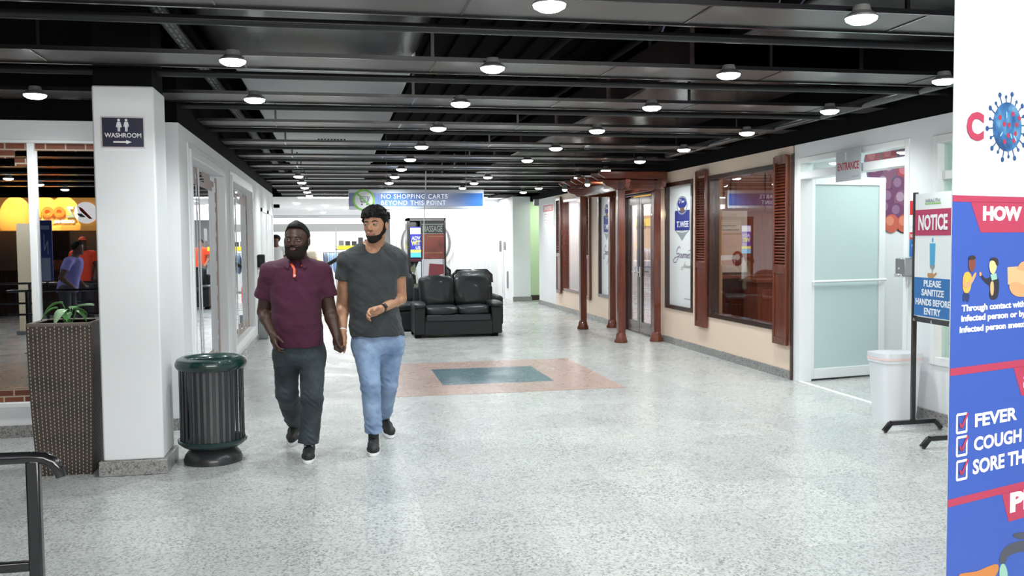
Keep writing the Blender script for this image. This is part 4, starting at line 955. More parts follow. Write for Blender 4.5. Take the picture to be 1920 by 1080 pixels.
# ------------------------------------------------------------------ kiosk
t = thing('massage_kiosk', 'black display kiosk with blue screen and MASSAGE poster behind the sofa', 'kiosk', (1.73, 17.7, 0))
X0, X1, Y0 = 1.352, 2.10, 17.5
f = MB().box(X0, Y0, 0, X0+.06, Y0+.5, 2.0).box(X1-.035, Y0, 0, X1, Y0+.5, 2.0).box(X0, Y0, 1.94, X1, Y0+.5, 2.0).box(X0, Y0, 0, X1, Y0+.5, .5).box(1.60, Y0, .5, 1.625, Y0+.03, 1.95)
f.box(X0, Y0+.46, .5, X1, Y0+.5, 1.94); f.build('case', M['black_gloss'], t, bevel=.005)
F = frame((X0+.06, Y0-.002, .5), (1, 0, 0), (0, 0, 1), (0, -1, 0))   # u 0..  v from z=.5
scr = flat('screen_blue', (.02, .03, .2), .3, emit=srgb(40, 50, 190), es=.9)
MB().rect(F, .0, .78, .20, 1.33, -.01, 0).build('screen', scr, t)
MB().rect(F, .0, 1.19, .20, 1.31, 0, .001).build('screen_head', flat('scr_white', (.5, .5, .5), emit=(.8, .85, 1), es=.9), t)
text('lettering', 'ADV', F, .02, 1.075, .19, 1.15, flat('scr_text', (.4, .4, .5), emit=(.75, .8, 1), es=.9), t, .03)
text('lettering', 'WIT', F, .015, .97, .19, 1.065, flat('scr_yellow', (.5, .5, .1), emit=(.9, .9, .2), es=.9), t, .03)
text('lettering', 'US', F, .10, .90, .19, .955, flat('scr_text', 0), t, .03)
MB().rect(F, .0, .835, .20, .89, .001, .002).build('screen_band', flat('scr_yellow', 0), t)
MB().rect(F, .0, .74, .20, .83, .001, .002).build('screen_band', flat('scr_cyan', (.1, .4, .6), emit=(.1, .55, .9), es=.9), t)
MB().rect(F, .0, .66, .20, .72, -.01, .001).build('screen_band', flat('scr_maroon', (.25, .05, .10)), t)
MB().rect(F, .215, 1.20, .65, 1.44, -.01, .0).build('poster_head', flat('head_grey', (.07, .075, .07)), t)
text('lettering', 'MASSAGE', F, .235, 1.23, .62, 1.35, flat('mass_grey', (.45, .48, .47)), t, .02)
MB().rect(F, .215, 1.37, .645, 1.385, 0, .001).rect(F, .215, 1.195, .645, 1.205, 0, .001).build('poster_line', flat('mass_grey', 0), t)
mr = mat('poster_red', (.22, .03, .02), .3); N, L, b = nodes(mr); r_ = ramp(N, [(.35, (.16, .03, .02)), (.55, (.36, .07, .05)), (.75, (.30, .10, .06))]); L.new(noise(N, L, coords(N), 3, 3), r_.inputs[0]); L.new(r_.outputs[0], b.inputs['Base Color'])
MB().rect(F, .215, .715, .65, 1.19, -.01, .0).build('poster', mr, t)
MB().rect(F, .34, 1.135, .63, 1.15, 0, .001).rect(F, .24, .82, .62, .835, 0, .001).build('poster_print', flat('poster_tan', (.50, .25, .12)), t)
lo = MB().rect(F, .215, .0, .65, .70, -.3, -.28); lo.build('case_back', flat('case_pale', (.75, .72, .78), emit=(.75, .72, .78), es=.5), t)  # case back given a glow of its own to look lit
for nm, cc, pts in (('case_picture', 'pic_white', [(.0, .3), (.16, .68), (.2, .68), (.2, .2)]), ('case_picture', 'pic_maroon', [(.22, .20), (.34, .40), (.36, .62), (.64, .60), (.64, .42), (.42, .36), (.30, .0), (.22, .0)]), ('case_picture', 'pic_yellow', [(.34, .05), (.64, .34), (.64, .0), (.34, .0)]), ('case_picture', 'pic_grey', [(.0, .0), (.0, .55), (.08, .62), (.15, .30), (.2, .0)])):
    pc = {'pic_white': (.8, .78, .85), 'pic_maroon': (.25, .05, .07), 'pic_yellow': (.75, .68, .12), 'pic_grey': (.18, .18, .12)}[cc]; MB().prism(F, pts, -.01, .0).build(nm, flat('glow_'+cc, pc, emit=pc, es=.45), t)  # prints glow slightly; emission added to brighten the case
MB().rect(F, 0, 0, .65, .70, .006, .008).build('case_glass', M['glass_clear'], t)
# ------------------------------------------------------------------ white panel wall with ring emblem
slab('wall_back', M['white_wall'], 1.45, 24.6, 0, 4.42, 24.75, 2.68)
gv = MB()
for i in range(22): gv.box(2.05+i*.10, 24.585, .0, 2.08+i*.10, 24.6, 2.3)
struct(gv.build('trim_3', M['white_paint']))
t = thing('ring_emblem', 'large round white and grey ring emblem on the white wall behind the kiosk', 'emblem', (2.42, 24.5, 1.5))
F = frame((0, 24.58, 0), (1, 0, 0), (0, 0, 1), (0, -1, 0)); cx, cz = 2.40, 1.50
for r, w_, c_ in ((.78, .10, 'ring_pale'), (.67, .04, 'ring_dark'), (.60, .09, 'ring_pale'), (.44, .03, 'ring_dark')):
    MB().ring(F, cx, cz, r, w_, 0, .02, 48).build('ring', flat(c_, {'ring_pale': (.72, .70, .66), 'ring_dark': (.16, .16, .17)}[c_]), t)
# ------------------------------------------------------------------ the bright store at the far end (left background)
slab('beam_store', flat('dim_grey', (.24, .25, .25)), -3.2, 37, 1.98, 1.44, 37.3, 2.28)
slab('wall_store', M['white_wall'], -8, 38.5, 0, 1.44, 38.6, 2.68)
def box_thing(name, label, cat, b, m, group=None, bevel=.02): return tag(MB().box(*b).build(name, m, bevel=bevel), label, cat, group)
box_thing('display_case', 'white display counter deep in the far store, left of the men', 'counter', (-2.6, 29, 0, -.9, 30, 1.0), M['white_paint'])
box_thing('display_case', 'white display counter deep in the far store, between the two men', 'counter', (-.6, 30, 0, .9, 31, .95), M['white_paint'])
t = thing('clothes_rack', 'rack of pale blue clothes in the far store between the men', 'rack', (.2, 27, 0))
MB().tube([(-.35, 27, 0), (-.35, 27, 1.25), (.8, 27, 1.25), (.8, 27, 0)], .02, 8).build('rail', M['chrome'], t, smooth=True)
bl = flat('denim_print', (.22, .38, .62))
for i in range(9): puff((-.28+i*.125, 27, .95), (.055, .22, .30), bl if i % 3 else flat('denim_dark', (.10, .16, .25)), 'garment', t, e=.6, seed=i, nu=16, nv=10)
t = thing('toy_ride', 'yellow and red coin ride toy seen over the bearded man\'s shoulder', 'toy ride', (-.55, 23.5, 0))
MB().box(-.85, 23.9, 0, -.25, 24.4, .45).build('plinth', flat('ride_red', (.6, .03, .03)), t, bevel=.05)
puff((-.52, 24.1, .78), (.22, .30, .34), flat('yellow', 0), 'body', t, e=.7, wrinkle=.01, seed=2)
puff((-.60, 24.0, 1.20), (.14, .14, .13), flat('cream', (.80, .70, .55)), 'cabin', t, e=.8, wrinkle=.02, seed=4)
MB().tube([(-.45, 24.0, .85), (-.2, 24.0, .98), (.05, 24.0, 1.12), (.12, 24.0, 1.18)], .05, 10).build('arm', M['leather2'], t, smooth=True)
for i, x in enumerate((.05, .62)):
    t = thing('shelf_sign', ['yellow shelf sign in the far store, left one beside the grey shirt', 'yellow shelf sign in the far store, at the grey-shirted shoulder'][i], 'sign', (x+.25, 28.2, 0), 'yellow shelf signs')
    MB().box(x, 28.2, 1.32, x+.5, 28.25, 1.44).build('board', flat('yellow', 0), t, bevel=.005); MB().box(x+.24, 28.21, 0, x+.26, 28.23, 1.32).build('post', M['chrome'], t)
t = thing('stock_shelf', 'far store shelf unit holding dark and white packages left of the taller man', 'shelf', (.5, 29, 0))
MB().box(.0, 28.9, 0, 1.3, 29.4, .06).box(.0, 28.9, 1.3, 1.3, 29.4, 1.34).box(0, 28.9, 0, .03, 29.4, 2.0).box(1.27, 28.9, 0, 1.3, 29.4, 2.0).build('frame', M['grey_metal'], t)
rnd = random.Random(8)
for i in range(6):
    x = .1+i*.2; h_ = rnd.uniform(.22, .38); cc = rnd.choice(['pic_white', 'leather2x', 'pic_white', 'ring_dark'])
    tag(MB().box(x, 28.95, 1.34, x+.15, 29.1, 1.34+h_).build('package', flat(cc, (.03, .03, .035)), bevel=.01), '%s package on the far store shelf, %s from its left end' % ('white' if cc == 'pic_white' else 'dark', ['first', 'second', 'third', 'fourth', 'fifth', 'sixth'][i]), 'package', 'packages on the far shelf')

# ------------------------------------------------------------------ information banner, right foreground
bd_ = ray(3885, 436); dB = Vector((bd_[0], bd_[1], 0)).normalized()
P0 = Vector(CAMP+ray(1783, 540)*1.9); P0.z = 0
F = frame(P0, dB, (0, 0, 1), None)
if F[3].dot(Vector((0, 0, 0))-P0) < 0: F = (F[0], F[1], F[2], -F[3])
def uv(x, y):
    d = Vector(ray(x, y)); n = F[3]; s = (F[0]-Vector(CAMP)).dot(n)/d.dot(n); q = Vector(CAMP)+d*s-F[0]; return q.dot(F[1]), q.z
t = thing('information_banner', 'tall blue and white roll-up health banner at the right photo edge', 'banner', P0)
WB, HB = .86, 2.14
MB().rect(F, 0, .06, WB, HB, -.002, 0).build('sheet', flat('banner_white', 0), t)
v1 = uv(1795, 366)[1]
MB().rect(F, 0, .06, WB, v1, .0002, .0006).build('blue_field', flat('banner_blue', 0), t)
MB().rect(F, -.02, 0, WB+.02, .07, -.06, .06).build('base_cassette', M['grey_metal'], t, bevel=.01)
MB().tube([F[0]+F[1]*WB/2-F[3]*.02+Vector((0, 0, .06)), F[0]+F[1]*WB/2-F[3]*.02+Vector((0, 0, HB))], .01, 8).build('support_pole', M['grey_metal'], t)
MB().rect(F, 0, HB-.015, WB, HB+.01, -.008, .004).build('top_rail', M['grey_metal'], t)
CR, WH = flat('crimson', 0), flat('ink_white', 0)
def P_(*pts): return [uv(*p) for p in pts]
def band(yl, yt, xl, xb, yb):      # thin strip across plus trapezoid to the right
    (a, z0), (_, z1) = uv(1790, yl), uv(1790, yt); (p, _), (q_, zb) = uv(xl, yt), uv(xb, yb)
    MB().rect(F, 0, z1, WB, z0, .0008, .0012).prism(F, [(p, z1+.001), (q_, zb), (WB, zb), (WB, z1+.001)], .0008, .0012).build('red_band', CR, t)
band(366, 378, 1819, 1838, 436)
band(690, 704, 1899, 1914, 742)
band(934, 948, 1877, 1890, 978)
def btext(s, x, y_top, y_bot, xr, sample, m=WH, bold=.03, **k):
    """xr = pixel where the sample substring ends; whole string is scaled from it"""
    (a, zt), (_, zb), (c_, _) = uv(x, y_top), uv(x, y_bot), uv(xr, y_bot)
    cv = bpy.data.curves.new('m', 'FONT'); ws = []
    for q in (sample, s):
        cv.body = q; cv.offset = bold; ob = bpy.data.objects.new('m', cv); COL.objects.link(ob); bpy.context.view_layer.update(); ws.append(ob.dimensions.x); bpy.data.objects.remove(ob)
    bpy.data.curves.remove(cv); wd = (c_-a)*ws[1]/ws[0]
    return text('lettering', s, F, a, zb, a+wd, zt, m, t, bold, n0=.0014, depth=.0006, **k)
btext('C', 1812, 208, 263, 1843, 'C', CR, .05)
btext('VID-19', 1932, 208, 263, 1962, 'V', CR, .05)
btext('HOW IT SPREADS', 1842, 386, 414, 1914, 'HOW', WH, .05)
btext('Through contact with an', 1802, 572, 588, 1894, 'Through contact')
btext('infected person or by an', 1801, 591, 607, 1888, 'infected person')
btext('infected person sneezing', 1798, 612, 628, 1884, 'infected person')
btext('SYMPTOMS', 1918, 700, 730, 1940, 'S', WH, .05)
btext('FEVER', 1827, 776, 801, 1905, 'FEVER'); btext('COUGH', 1825, 820, 846, 1913, 'COUGH'); btext('SORE THROAT', 1823, 862, 890, 1918, 'SORE TH')
btext('PREVENTION', 1893, 924, 962, 1918, 'P', WH, .05)
for yt in (778, 821, 866):
    (a, z1), (_, z0), (c_, _) = uv(1793, yt), uv(1793, yt+34), uv(1811, yt+20)
    MB().line(F, [(a, z0), (c_, z0), (c_, z1), (a, z1), (a, z0)], .005, .0014, .002).build('tick_box', WH, t)
    MB().line(F, [(a+(c_-a)*.3, z0+(z1-z0)*.5), (a+(c_-a)*.48, z0+(z1-z0)*.25), (a+(c_-a)*1.1, z0+(z1-z0)*1.02)], .006, .002, .0026).build('tick', CR, t)
# virus drawing
(a, zc), (_, zt) = uv(1888, 238), uv(1888, 192); R_ = zt-zc
mv = mat('virus_print', srgb(58, 120, 180), .4); N, L, b = nodes(mv); r_ = ramp(N, [(.35, srgb(30, 66, 112)), (.5, srgb(48, 98, 145)), (.68, srgb(95, 140, 170))]); L.new(noise(N, L, coords(N), 26, 3), r_.inputs[0]); L.new(r_.outputs[0], b.inputs['Base Color'])
sp_ = MB()
for i in range(20):
    an = 2*PI*i/20+.1; r2 = R_*(1.38 if i % 2 == 0 else 1.22); c_, s_ = math.cos(an), math.sin(an)
    sp_.line(F, [(a+c_*R_*.95, zc+s_*R_*.95), (a+c_*r2, zc+s_*r2)], R_*.05, .0008, .0011).disc(F, a+c_*r2, zc+s_*r2, R_*(.105 if i % 2 == 0 else .075), None, .0008, .0012, 16)
sp_.build('virus_spikes', flat('virus_dark', 0), t)
MB().disc(F, a, zc, R_, R_, .0012, .0016, 48).build('virus_body', mv, t)
rs = MB()
for x_, y_ in ((-.55, .35), (.35, .55), (-.25, .10), (.08, .08), (.62, .12), (.55, -.25), (.05, -.35), (-.2, -.62), (.45, -.55), (.8, .4)): rs.disc(F, a+x_*R_, zc+y_*R_, R_*.10, None, .0016, .002, 14)
rs.build('virus_dots', flat('virus_red', 0), t)
ws_ = MB()
for x_, y_ in ((-.5, -.4), (.3, -.45), (.62, -.55), (-.1, .6)): ws_.line(F, [(a+x_*R_, zc+y_*R_), (a+x_*R_*.7, zc+y_*R_*.6)], R_*.05, .0016, .002)
ws_.build('virus_studs', flat('virus_pale', srgb(140, 190, 220)), t)
# printed figures
def chaikin(p, k=2):
    for _ in range(k): p = [q for i in range(len(p)) for a, b in ((p[i], p[(i+1) % len(p)]),) for q in ((a[0]*.75+b[0]*.25, a[1]*.75+b[1]*.25), (a[0]*.25+b[0]*.75, a[1]*.25+b[1]*.75))]
    return p
def poly(name, c_, *pts, n=.0008):
    if name not in ('print_tissue', 'print_collar'): pts = chaikin(list(pts))
    MB().prism(F, P_(*pts), n, n+.0005).build(name, flat(c_, 0), t)
flat('p_yellow', srgb(195, 155, 65)); flat('p_brown', srgb(112, 60, 48)); flat('p_black', (.02, .02, .03)); flat('p_jeans', srgb(36, 48, 92)); flat('p_face', srgb(190, 185, 130)); flat('p_peach', srgb(192, 158, 116)); flat('p_hair', (.03, .02, .02)); flat('p_mint', srgb(134, 174, 156))
poly('print_trousers', 'p_jeans', (1804, 548), (1818, 550), (1815, 567), (1811, 566), (1810, 560), (1808, 566), (1804, 565))
poly('print_vest', 'p_yellow', (1806, 512), (1815, 508), (1822, 520), (1817, 550), (1805, 549), (1803, 530), n=.0013)
poly('print_arm', 'skin_print', (1805, 515), (1802, 535), (1812, 542), (1822, 530), (1830, 512), (1826, 510), (1818, 526), (1810, 532), (1807, 530), n=.0018)
poly('print_face', 'p_brown', (1815, 484), (1826, 482), (1828, 497), (1823, 510), (1817, 509), (1814, 498), n=.0018)
poly('print_hair', 'p_hair', (1814, 488), (1815, 481), (1822, 478), (1828, 482), (1827, 486), n=.0022)
poly('print_suit', 'p_black', (1854, 520), (1871, 517), (1873, 540), (1869, 562), (1853, 562), (1855, 535), (1845, 530), (1837, 517), (1840, 515), (1847, 523))
poly('print_shirt', 'p_peach', (1856, 528), (1862, 527), (1862, 550), (1858, 556), (1855, 545), n=.0013)
poly('print_collar', 'p_mint', (1855, 515), (1866, 512), (1868, 523), (1858, 526), n=.0018)
poly('print_face', 'p_face', (1853, 490), (1862, 486), (1868, 498), (1863, 513), (1857, 514), (1853, 505), n=.0022)
poly('print_hair', 'p_hair', (1854, 488), (1858, 482), (1869, 484), (1870, 497), (1866, 499), (1863, 489), n=.0026)
poly('print_fist', 'skin_print', (1834, 511), (1838, 509), (1839, 517), (1835, 518), n=.0018)
poly('print_tissue', 'p_peach', (1888, 501), (1930, 498), (1930, 545), (1889, 533))
poly('print_hand', 'skin_print', (1890, 533), (1900, 528), (1915, 532), (1930, 540), (1930, 556), (1905, 557), (1893, 548), n=.0014)
poly('print_hand', 'skin_print', (1905, 505), (1912, 491), (1930, 488), (1930, 512), (1915, 506), n=.0014)
flat('tap_grey', srgb(66, 70, 80)); flat('p_orange', srgb(180, 115, 58))
poly('print_tap', 'tap_grey', (1872, 1058), (1874, 1038), (1888, 1020), (1920, 1012), (1960, 1008), (1960, 1028), (1910, 1034), (1888, 1042), (1884, 1058))
poly('print_tap_knob', 'tap_grey', (1898, 1000), (1930, 996), (1930, 1006), (1912, 1012), (1898, 1006))
poly('print_water', 'p_mint', (1873, 1058), (1884, 1056), (1890, 1085), (1872, 1090), n=.0014)
poly('print_hand', 'p_orange', (1792, 1075), (1830, 1072), (1850, 1062), (1872, 1055), (1870, 1075), (1850, 1095), (1800, 1100), n=.0012)
# ------------------------------------------------------------------ people: smooth-blended solids turned into one continuous mesh
A_ = np.array
class Field:
    def __init__(s, lo, hi, res):
        s.lo = A_(lo, float); s.res = res; s.n = np.ceil((A_(hi)-s.lo)/res).astype(int)+1
        s.a = np.full(s.n, .06, np.float32); s.ax = [s.lo[i]+res*np.arange(s.n[i]) for i in range(3)]
    def _sub(s, lo, hi, m):
        i0 = np.clip(np.floor((A_(lo)-m-s.lo)/s.res).astype(int), 0, s.n-1); i1 = np.clip(np.ceil((A_(hi)+m-s.lo)/s.res).astype(int)+1, 1, s.n)
        sl = tuple(slice(a, b) for a, b in zip(i0, i1)); X = s.ax[0][sl[0]][:, None, None]; Y = s.ax[1][sl[1]][None, :, None]; Z = s.ax[2][sl[2]][None, None, :]
        return sl, X, Y, Z
    def add(s, prim, k=.01):
        fn, lo, hi = prim; sl, X, Y, Z = s._sub(lo, hi, .045); d = fn(X, Y, Z).astype(np.float32); a = s.a[sl]
        h = np.clip(.5+.5*(d-a)/k, 0, 1); s.a[sl] = d*(1-h)+a*h-k*h*(1-h); return s
    def cut(s, prim, k=.004):
        fn, lo, hi = prim; sl, X, Y, Z = s._sub(lo, hi, .03); d = -fn(X, Y, Z).astype(np.float32); a = s.a[sl]
        h = np.clip(.5-.5*(d-a)/k, 0, 1); s.a[sl] = d*(1-h)+a*h+k*h*(1-h); return s
    def clip(s, fn):
        X, Y, Z = s.ax[0][:, None, None], s.ax[1][None, :, None], s.ax[2][None, None, :]; s.a = np.maximum(s.a, fn(X, Y, Z)).astype(np.float32); return s
    def disp(s, fn):
        X, Y, Z = s.ax[0][:, None, None], s.ax[1][None, :, None], s.ax[2][None, None, :]; s.a += fn(X, Y, Z).astype(np.float32); return s
    def mesh(s, relax=1):
        a = s.a; sg = a < 0; nx, ny, nz = a.shape
        c = np.zeros((nx-1, ny-1, nz-1), np.int8)
        for i in (0, 1):
            for j in (0, 1):
                for k in (0, 1): c += sg[i:nx-1+i, j:ny-1+j, k:nz-1+k]
        I = np.argwhere((c > 0) & (c < 8)); idx = -np.ones(c.shape, np.int32); idx[tuple(I.T)] = np.arange(len(I))
        acc = np.zeros((len(I), 3)); cnt = np.zeros(len(I))
        cor = [(i, j, k) for i in (0, 1) for j in (0, 1) for k in (0, 1)]
        val = {q: a[I[:, 0]+q[0], I[:, 1]+q[1], I[:, 2]+q[2]].astype(float) for q in cor}
        for p in cor:
            for ax in range(3):
                if p[ax] == 0:
                    q = list(p); q[ax] = 1; q = tuple(q); va, vb = val[p], val[q]; m = (va < 0) != (vb < 0)
                    t = np.where(m, va/np.where(m, va-vb, 1), 0); P = np.tile(A_(p, float), (len(I), 1)); P[:, ax] += t
                    acc[m] += P[m]; cnt[m] += 1
        V = s.lo+s.res*(I+acc/cnt[:, None]); F = []
        for ax in range(3):
            b, d = [(1, 2), (2, 0), (0, 1)][ax]
            s0 = [slice(None)]*3; s1 = [slice(None)]*3; s0[ax] = slice(0, -1); s1[ax] = slice(1, None)
            A0, A1 = sg[tuple(s0)], sg[tuple(s1)]; E = np.argwhere(A0 != A1)
            E = E[(E[:, b] > 0) & (E[:, d] > 0) & (E[:, b] < a.shape[b]-1) & (E[:, d] < a.shape[d]-1)]
            inn = A0[tuple(E.T)]; qs = []
            for ob, od in ((0, 0), (1, 0), (1, 1), (0, 1)):
                G = E.copy(); G[:, b] -= ob; G[:, d] -= od; qs.append(idx[tuple(G.T)])
            Q = np.stack(qs, 1); Q[~inn] = Q[~inn][:, ::-1]; F.append(Q)
        F = np.concatenate(F); F = F[(F >= 0).all(1)][:, ::-1]
        for _ in range(relax):
            sm = np.zeros_like(V); ct = np.zeros(len(V))
            for i in range(4):
                j = (i+1) % 4; np.add.at(sm, F[:, i], V[F[:, j]]); np.add.at(sm, F[:, j], V[F[:, i]]); np.add.at(ct, F[:, i], 1); np.add.at(ct, F[:, j], 1)
            V = V*.5+.5*sm/np.maximum(ct, 1)[:, None]
        return V, F
def from_vf(name, V, F, m, parent=None, colour=None):
    me = bpy.data.meshes.new(name); me.vertices.add(len(V)); me.vertices.foreach_set('co', V.astype(np.float32).ravel())
    me.loops.add(len(F)*4); me.loops.foreach_set('vertex_index', F.astype(np.int32).ravel()); me.polygons.add(len(F))
    me.polygons.foreach_set('loop_start', np.arange(len(F), dtype=np.int32)*4); me.update(calc_edges=True); me.validate()
    me.polygons.foreach_set('use_smooth', np.ones(len(me.polygons), bool)); me.materials.append(m)
    if colour is not None:
        ca = me.color_attributes.new('Col', 'FLOAT_COLOR', 'POINT'); ca.data.foreach_set('color', np.concatenate([colour, np.ones((len(colour), 1))], 1).astype(np.float32).ravel())
    o = bpy.data.objects.new(name, me); COL.objects.link(o)
    if parent is not None: put(o, parent)
    return o
# primitives -> (function, lo, hi)
def ell(c, r, R=None):
    c, r = A_(c, float), A_(r, float); mr = r.max() if R is not None else None
    def fn(X, Y, Z):
        x, y, z = X-c[0], Y-c[1], Z-c[2]
        if R is not None: x, y, z = (R[0][0]*x+R[0][1]*y+R[0][2]*z, R[1][0]*x+R[1][1]*y+R[1][2]*z, R[2][0]*x+R[2][1]*y+R[2][2]*z)
        k0 = np.sqrt((x/r[0])**2+(y/r[1])**2+(z/r[2])**2); k1 = np.sqrt((x/r[0]**2)**2+(y/r[1]**2)**2+(z/r[2]**2)**2)
        return k0*(k0-1)/np.maximum(k1, 1e-6)
    e = A_([mr]*3) if R is not None else r
    return fn, c-e, c+e
def cone(a, b, ra, rb, sq=1.0):
    """tapered capsule"""
    a, b = A_(a, float), A_(b, float); d = b-a; L2 = d@d
    def fn(X, Y, Z):
        x, y, z = X-a[0], Y-a[1], Z-a[2]; t = np.clip((x*d[0]+y*d[1]+z*d[2])/L2, 0, 1)
        return np.sqrt((x-t*d[0])**2+((y-t*d[1])/sq)**2+(z-t*d[2])**2)-(ra+(rb-ra)*t)
    m = max(ra, rb)*max(1, sq); return fn, np.minimum(a, b)-m, np.maximum(a, b)+m
def loft(rows, p=2.4, ex=0.0):
    """rows: z, cx, cy, half width, half depth"""
    q = A_(sorted(rows)); z0, z1 = q[0, 0], q[-1, 0]
    def fn(X, Y, Z):
        cx, cy, a, b = (np.interp(Z, q[:, 0], q[:, i]) for i in range(1, 5)); a = a+ex; b = b+ex
        n = (np.abs((X-cx)/a)**p+np.abs((Y-cy)/b)**p)**(1/p); return np.maximum((n-1)*np.minimum(a, b)*.95, np.maximum(Z-z1-ex, z0-ex-Z))
    return fn, (min(q[:, 1]-q[:, 3])-ex, min(q[:, 2]-q[:, 4])-ex, z0-ex), (max(q[:, 1]+q[:, 3])+ex, max(q[:, 2]+q[:, 4])+ex, z1+ex)
def nrm(v): v = A_(v, float); return v/np.linalg.norm(v)
def hand_prims(W, d, palm, thumb, curl=(.6, .7, .5), s=1.0, spread=1.0, tc=.5):
    """palm, five fingers; d along the hand, palm = way the palm faces, thumb = thumb side"""
    W = A_(W, float); d = nrm(d); t = nrm(A_(thumb)-d*(A_(thumb)@d)); p = nrm(A_(palm)-d*(A_(palm)@d)-t*(A_(palm)@t)); out = []
    offs = [.029, .010, -.010, -.028]; ln = [.070, .079, .073, .057]; kn = [.088, .092, .088, .080]
    for i in range(4):
        K = W+s*(d*kn[i]+t*offs[i]*spread); out.append((cone(W+s*(d*.004+t*offs[i]*.45), K, .017*s, .0125*s), .014))
        q = K; a = 0; dd = d
        cu = curl if not isinstance(curl[0], (list, tuple)) else curl[i]
        for j, fr in enumerate((.45, .30, .25)):
            a += cu[j]; dr = nrm(d*math.cos(a)+p*math.sin(a)+t*(offs[i]*.9*spread)); q2 = q+dr*ln[i]*fr*s
            out.append((cone(q, q2, (.0098-.0012*j)*s, (.0088-.0012*j)*s), .0035)); q = q2
    out.append((ell(W+s*(d*.045+p*.004), (.030*s, .030*s, .030*s)), .02))
    b0 = W+s*(d*.018+t*.020+p*.006); dr = nrm(d*.75+t*.65+p*tc*.7); b1 = b0+dr*.042*s; out.append((cone(b0, b1, .017*s, .0125*s), .01))
    dr = nrm(d*.9+t*.25+p*tc); b2 = b1+dr*.030*s; out.append((cone(b1, b2, .0115*s, .0105*s), .004)); b3 = b2+nrm(d*.9+p*tc*1.2)*.024*s; out.append((cone(b2, b3, .0105*s, .008*s), .004))
    return out
def head_tf(C, yaw, pitch=0, roll=0):
    f = A_([-math.sin(yaw)*math.cos(pitch), -math.cos(yaw)*math.cos(pitch), math.sin(pitch)]); r = A_([math.cos(yaw), -math.sin(yaw), 0]); u = np.cross(r, f)
    if u[2] < 0: u = -u
    r2 = r*math.cos(roll)+u*math.sin(roll); u2 = u*math.cos(roll)-r*math.sin(roll)
    return A_(C, float), A_([r2, f, u2])
class Head:
    def __init__(s, C, yaw, pitch=0, roll=0, sc=1.0, wide=1.0): s.C, s.R = head_tf(C, yaw, pitch, roll); s.s = sc; s.w = wide
    def P(s, x, y, z): return s.C+s.s*(x*s.w*s.R[0]+y*s.R[1]+z*s.R[2])
    def e(s, c, r): return ell(s.P(*c), A_((r[0]*s.w, r[1], r[2]))*s.s, s.R)
    def c(s, a, b, ra, rb): return cone(s.P(*a), s.P(*b), ra*s.s, rb*s.s)
    def loc(s, X, Y, Z):
        x, y, z = X-s.C[0], Y-s.C[1], Z-s.C[2]; return tuple((s.R[i][0]*x+s.R[i][1]*y+s.R[i][2]*z)/s.s/(s.w if i == 0 else 1) for i in range(3))
def head_prims(F, H, fine=True):
    for p, k in ((H.e((0, -.012, .033), (.075, .097, .082)), .01), (H.e((0, .018, -.028), (.063, .070, .078)), .03), (H.e((0, .028, -.075), (.050, .052, .040)), .02), (H.e((0, .072, -.100), (.020, .016, .016)), .018)): F.add(p, k)
    if not fine: return
    F.add(H.e((0, .076, .022), (.046, .013, .012)), .012)
    for q in (-1, 1): F.add(H.e((q*.038, .060, -.026), (.019, .017, .016)), .015); F.cut(H.e((q*.032, .101, -.001), (.017, .021, .011)), .010)
    F.add(H.c((0, .080, .010), (0, .104, -.026), .0085, .0125), .010); F.add(H.e((0, .103, -.031), (.012, .011, .009)), .006)
    for q in (-1, 1):
        F.add(H.e((q*.0145, .092, -.034), (.008, .010, .008)), .005); F.add(H.e((q*.032, .079, .0065), (.0170, .0125, .0050)), .004); F.add(H.e((q*.032, .079, -.0075), (.0155, .0105, .0040)), .004)
        F.add(H.e((q*.079, -.010, -.010), (.008, .019, .031)), .006); F.cut(H.e((q*.087, -.008, -.006), (.006, .010, .016)), .004)
    F.add(H.e((0, .086, -.060), (.026, .010, .012)), .010)
    F.add(H.e((0, .093, -.0585), (.021, .007, .0055)), .004); F.add(H.e((0, .092, -.0695), (.018, .0075, .0065)), .004)
    F.cut(H.e((0, .102, -.0640), (.022, .010, .0014)), .002)
def wob(X, Y, Z, f, a, ph=0):
    return a*(np.sin(f*X+2*np.sin(.6*f*Z+ph))*np.sin(.8*f*Z+1.5*np.sin(.7*f*X+.5*f*Y)+ph)+.5*np.sin(1.9*f*Z+1.3*f*X+ph)*np.sin(1.7*f*Y+.9*f*X))
def skin_mat(name, rough=.48):
    m = mat(name, (.3, .15, .09), rough, spec=.45); N, L, b = nodes(m); at = N.new('ShaderNodeAttribute'); at.attribute_name = 'Col'
    n = noise(N, L, coords(N), 45, 3); r = ramp(N, [(.3, (.86,)*3), (.7, (1.08,)*3)]); L.new(n, r.inputs[0])
    L.new(mixc(N, L, 1.0, at.outputs['Color'], r.outputs[0], 'MULTIPLY'), b.inputs['Base Color'])
    b.inputs['Subsurface Weight'].default_value = .06; b.inputs['Subsurface Radius'].default_value = (.02, .008, .004); return m
M['skin'] = skin_mat('skin')
def hair_mat(name, c, rough=.55):
    m = mat(name, c, rough, spec=.12); N, L, b = nodes(m); bump(N, L, b, noise(N, L, coords(N), 160, 4, .7), .004, .9); return m
M['hair'] = hair_mat('black_hair', (.010, .009, .009)); M['beard'] = hair_mat('black_beard', (.016, .012, .010), .8)
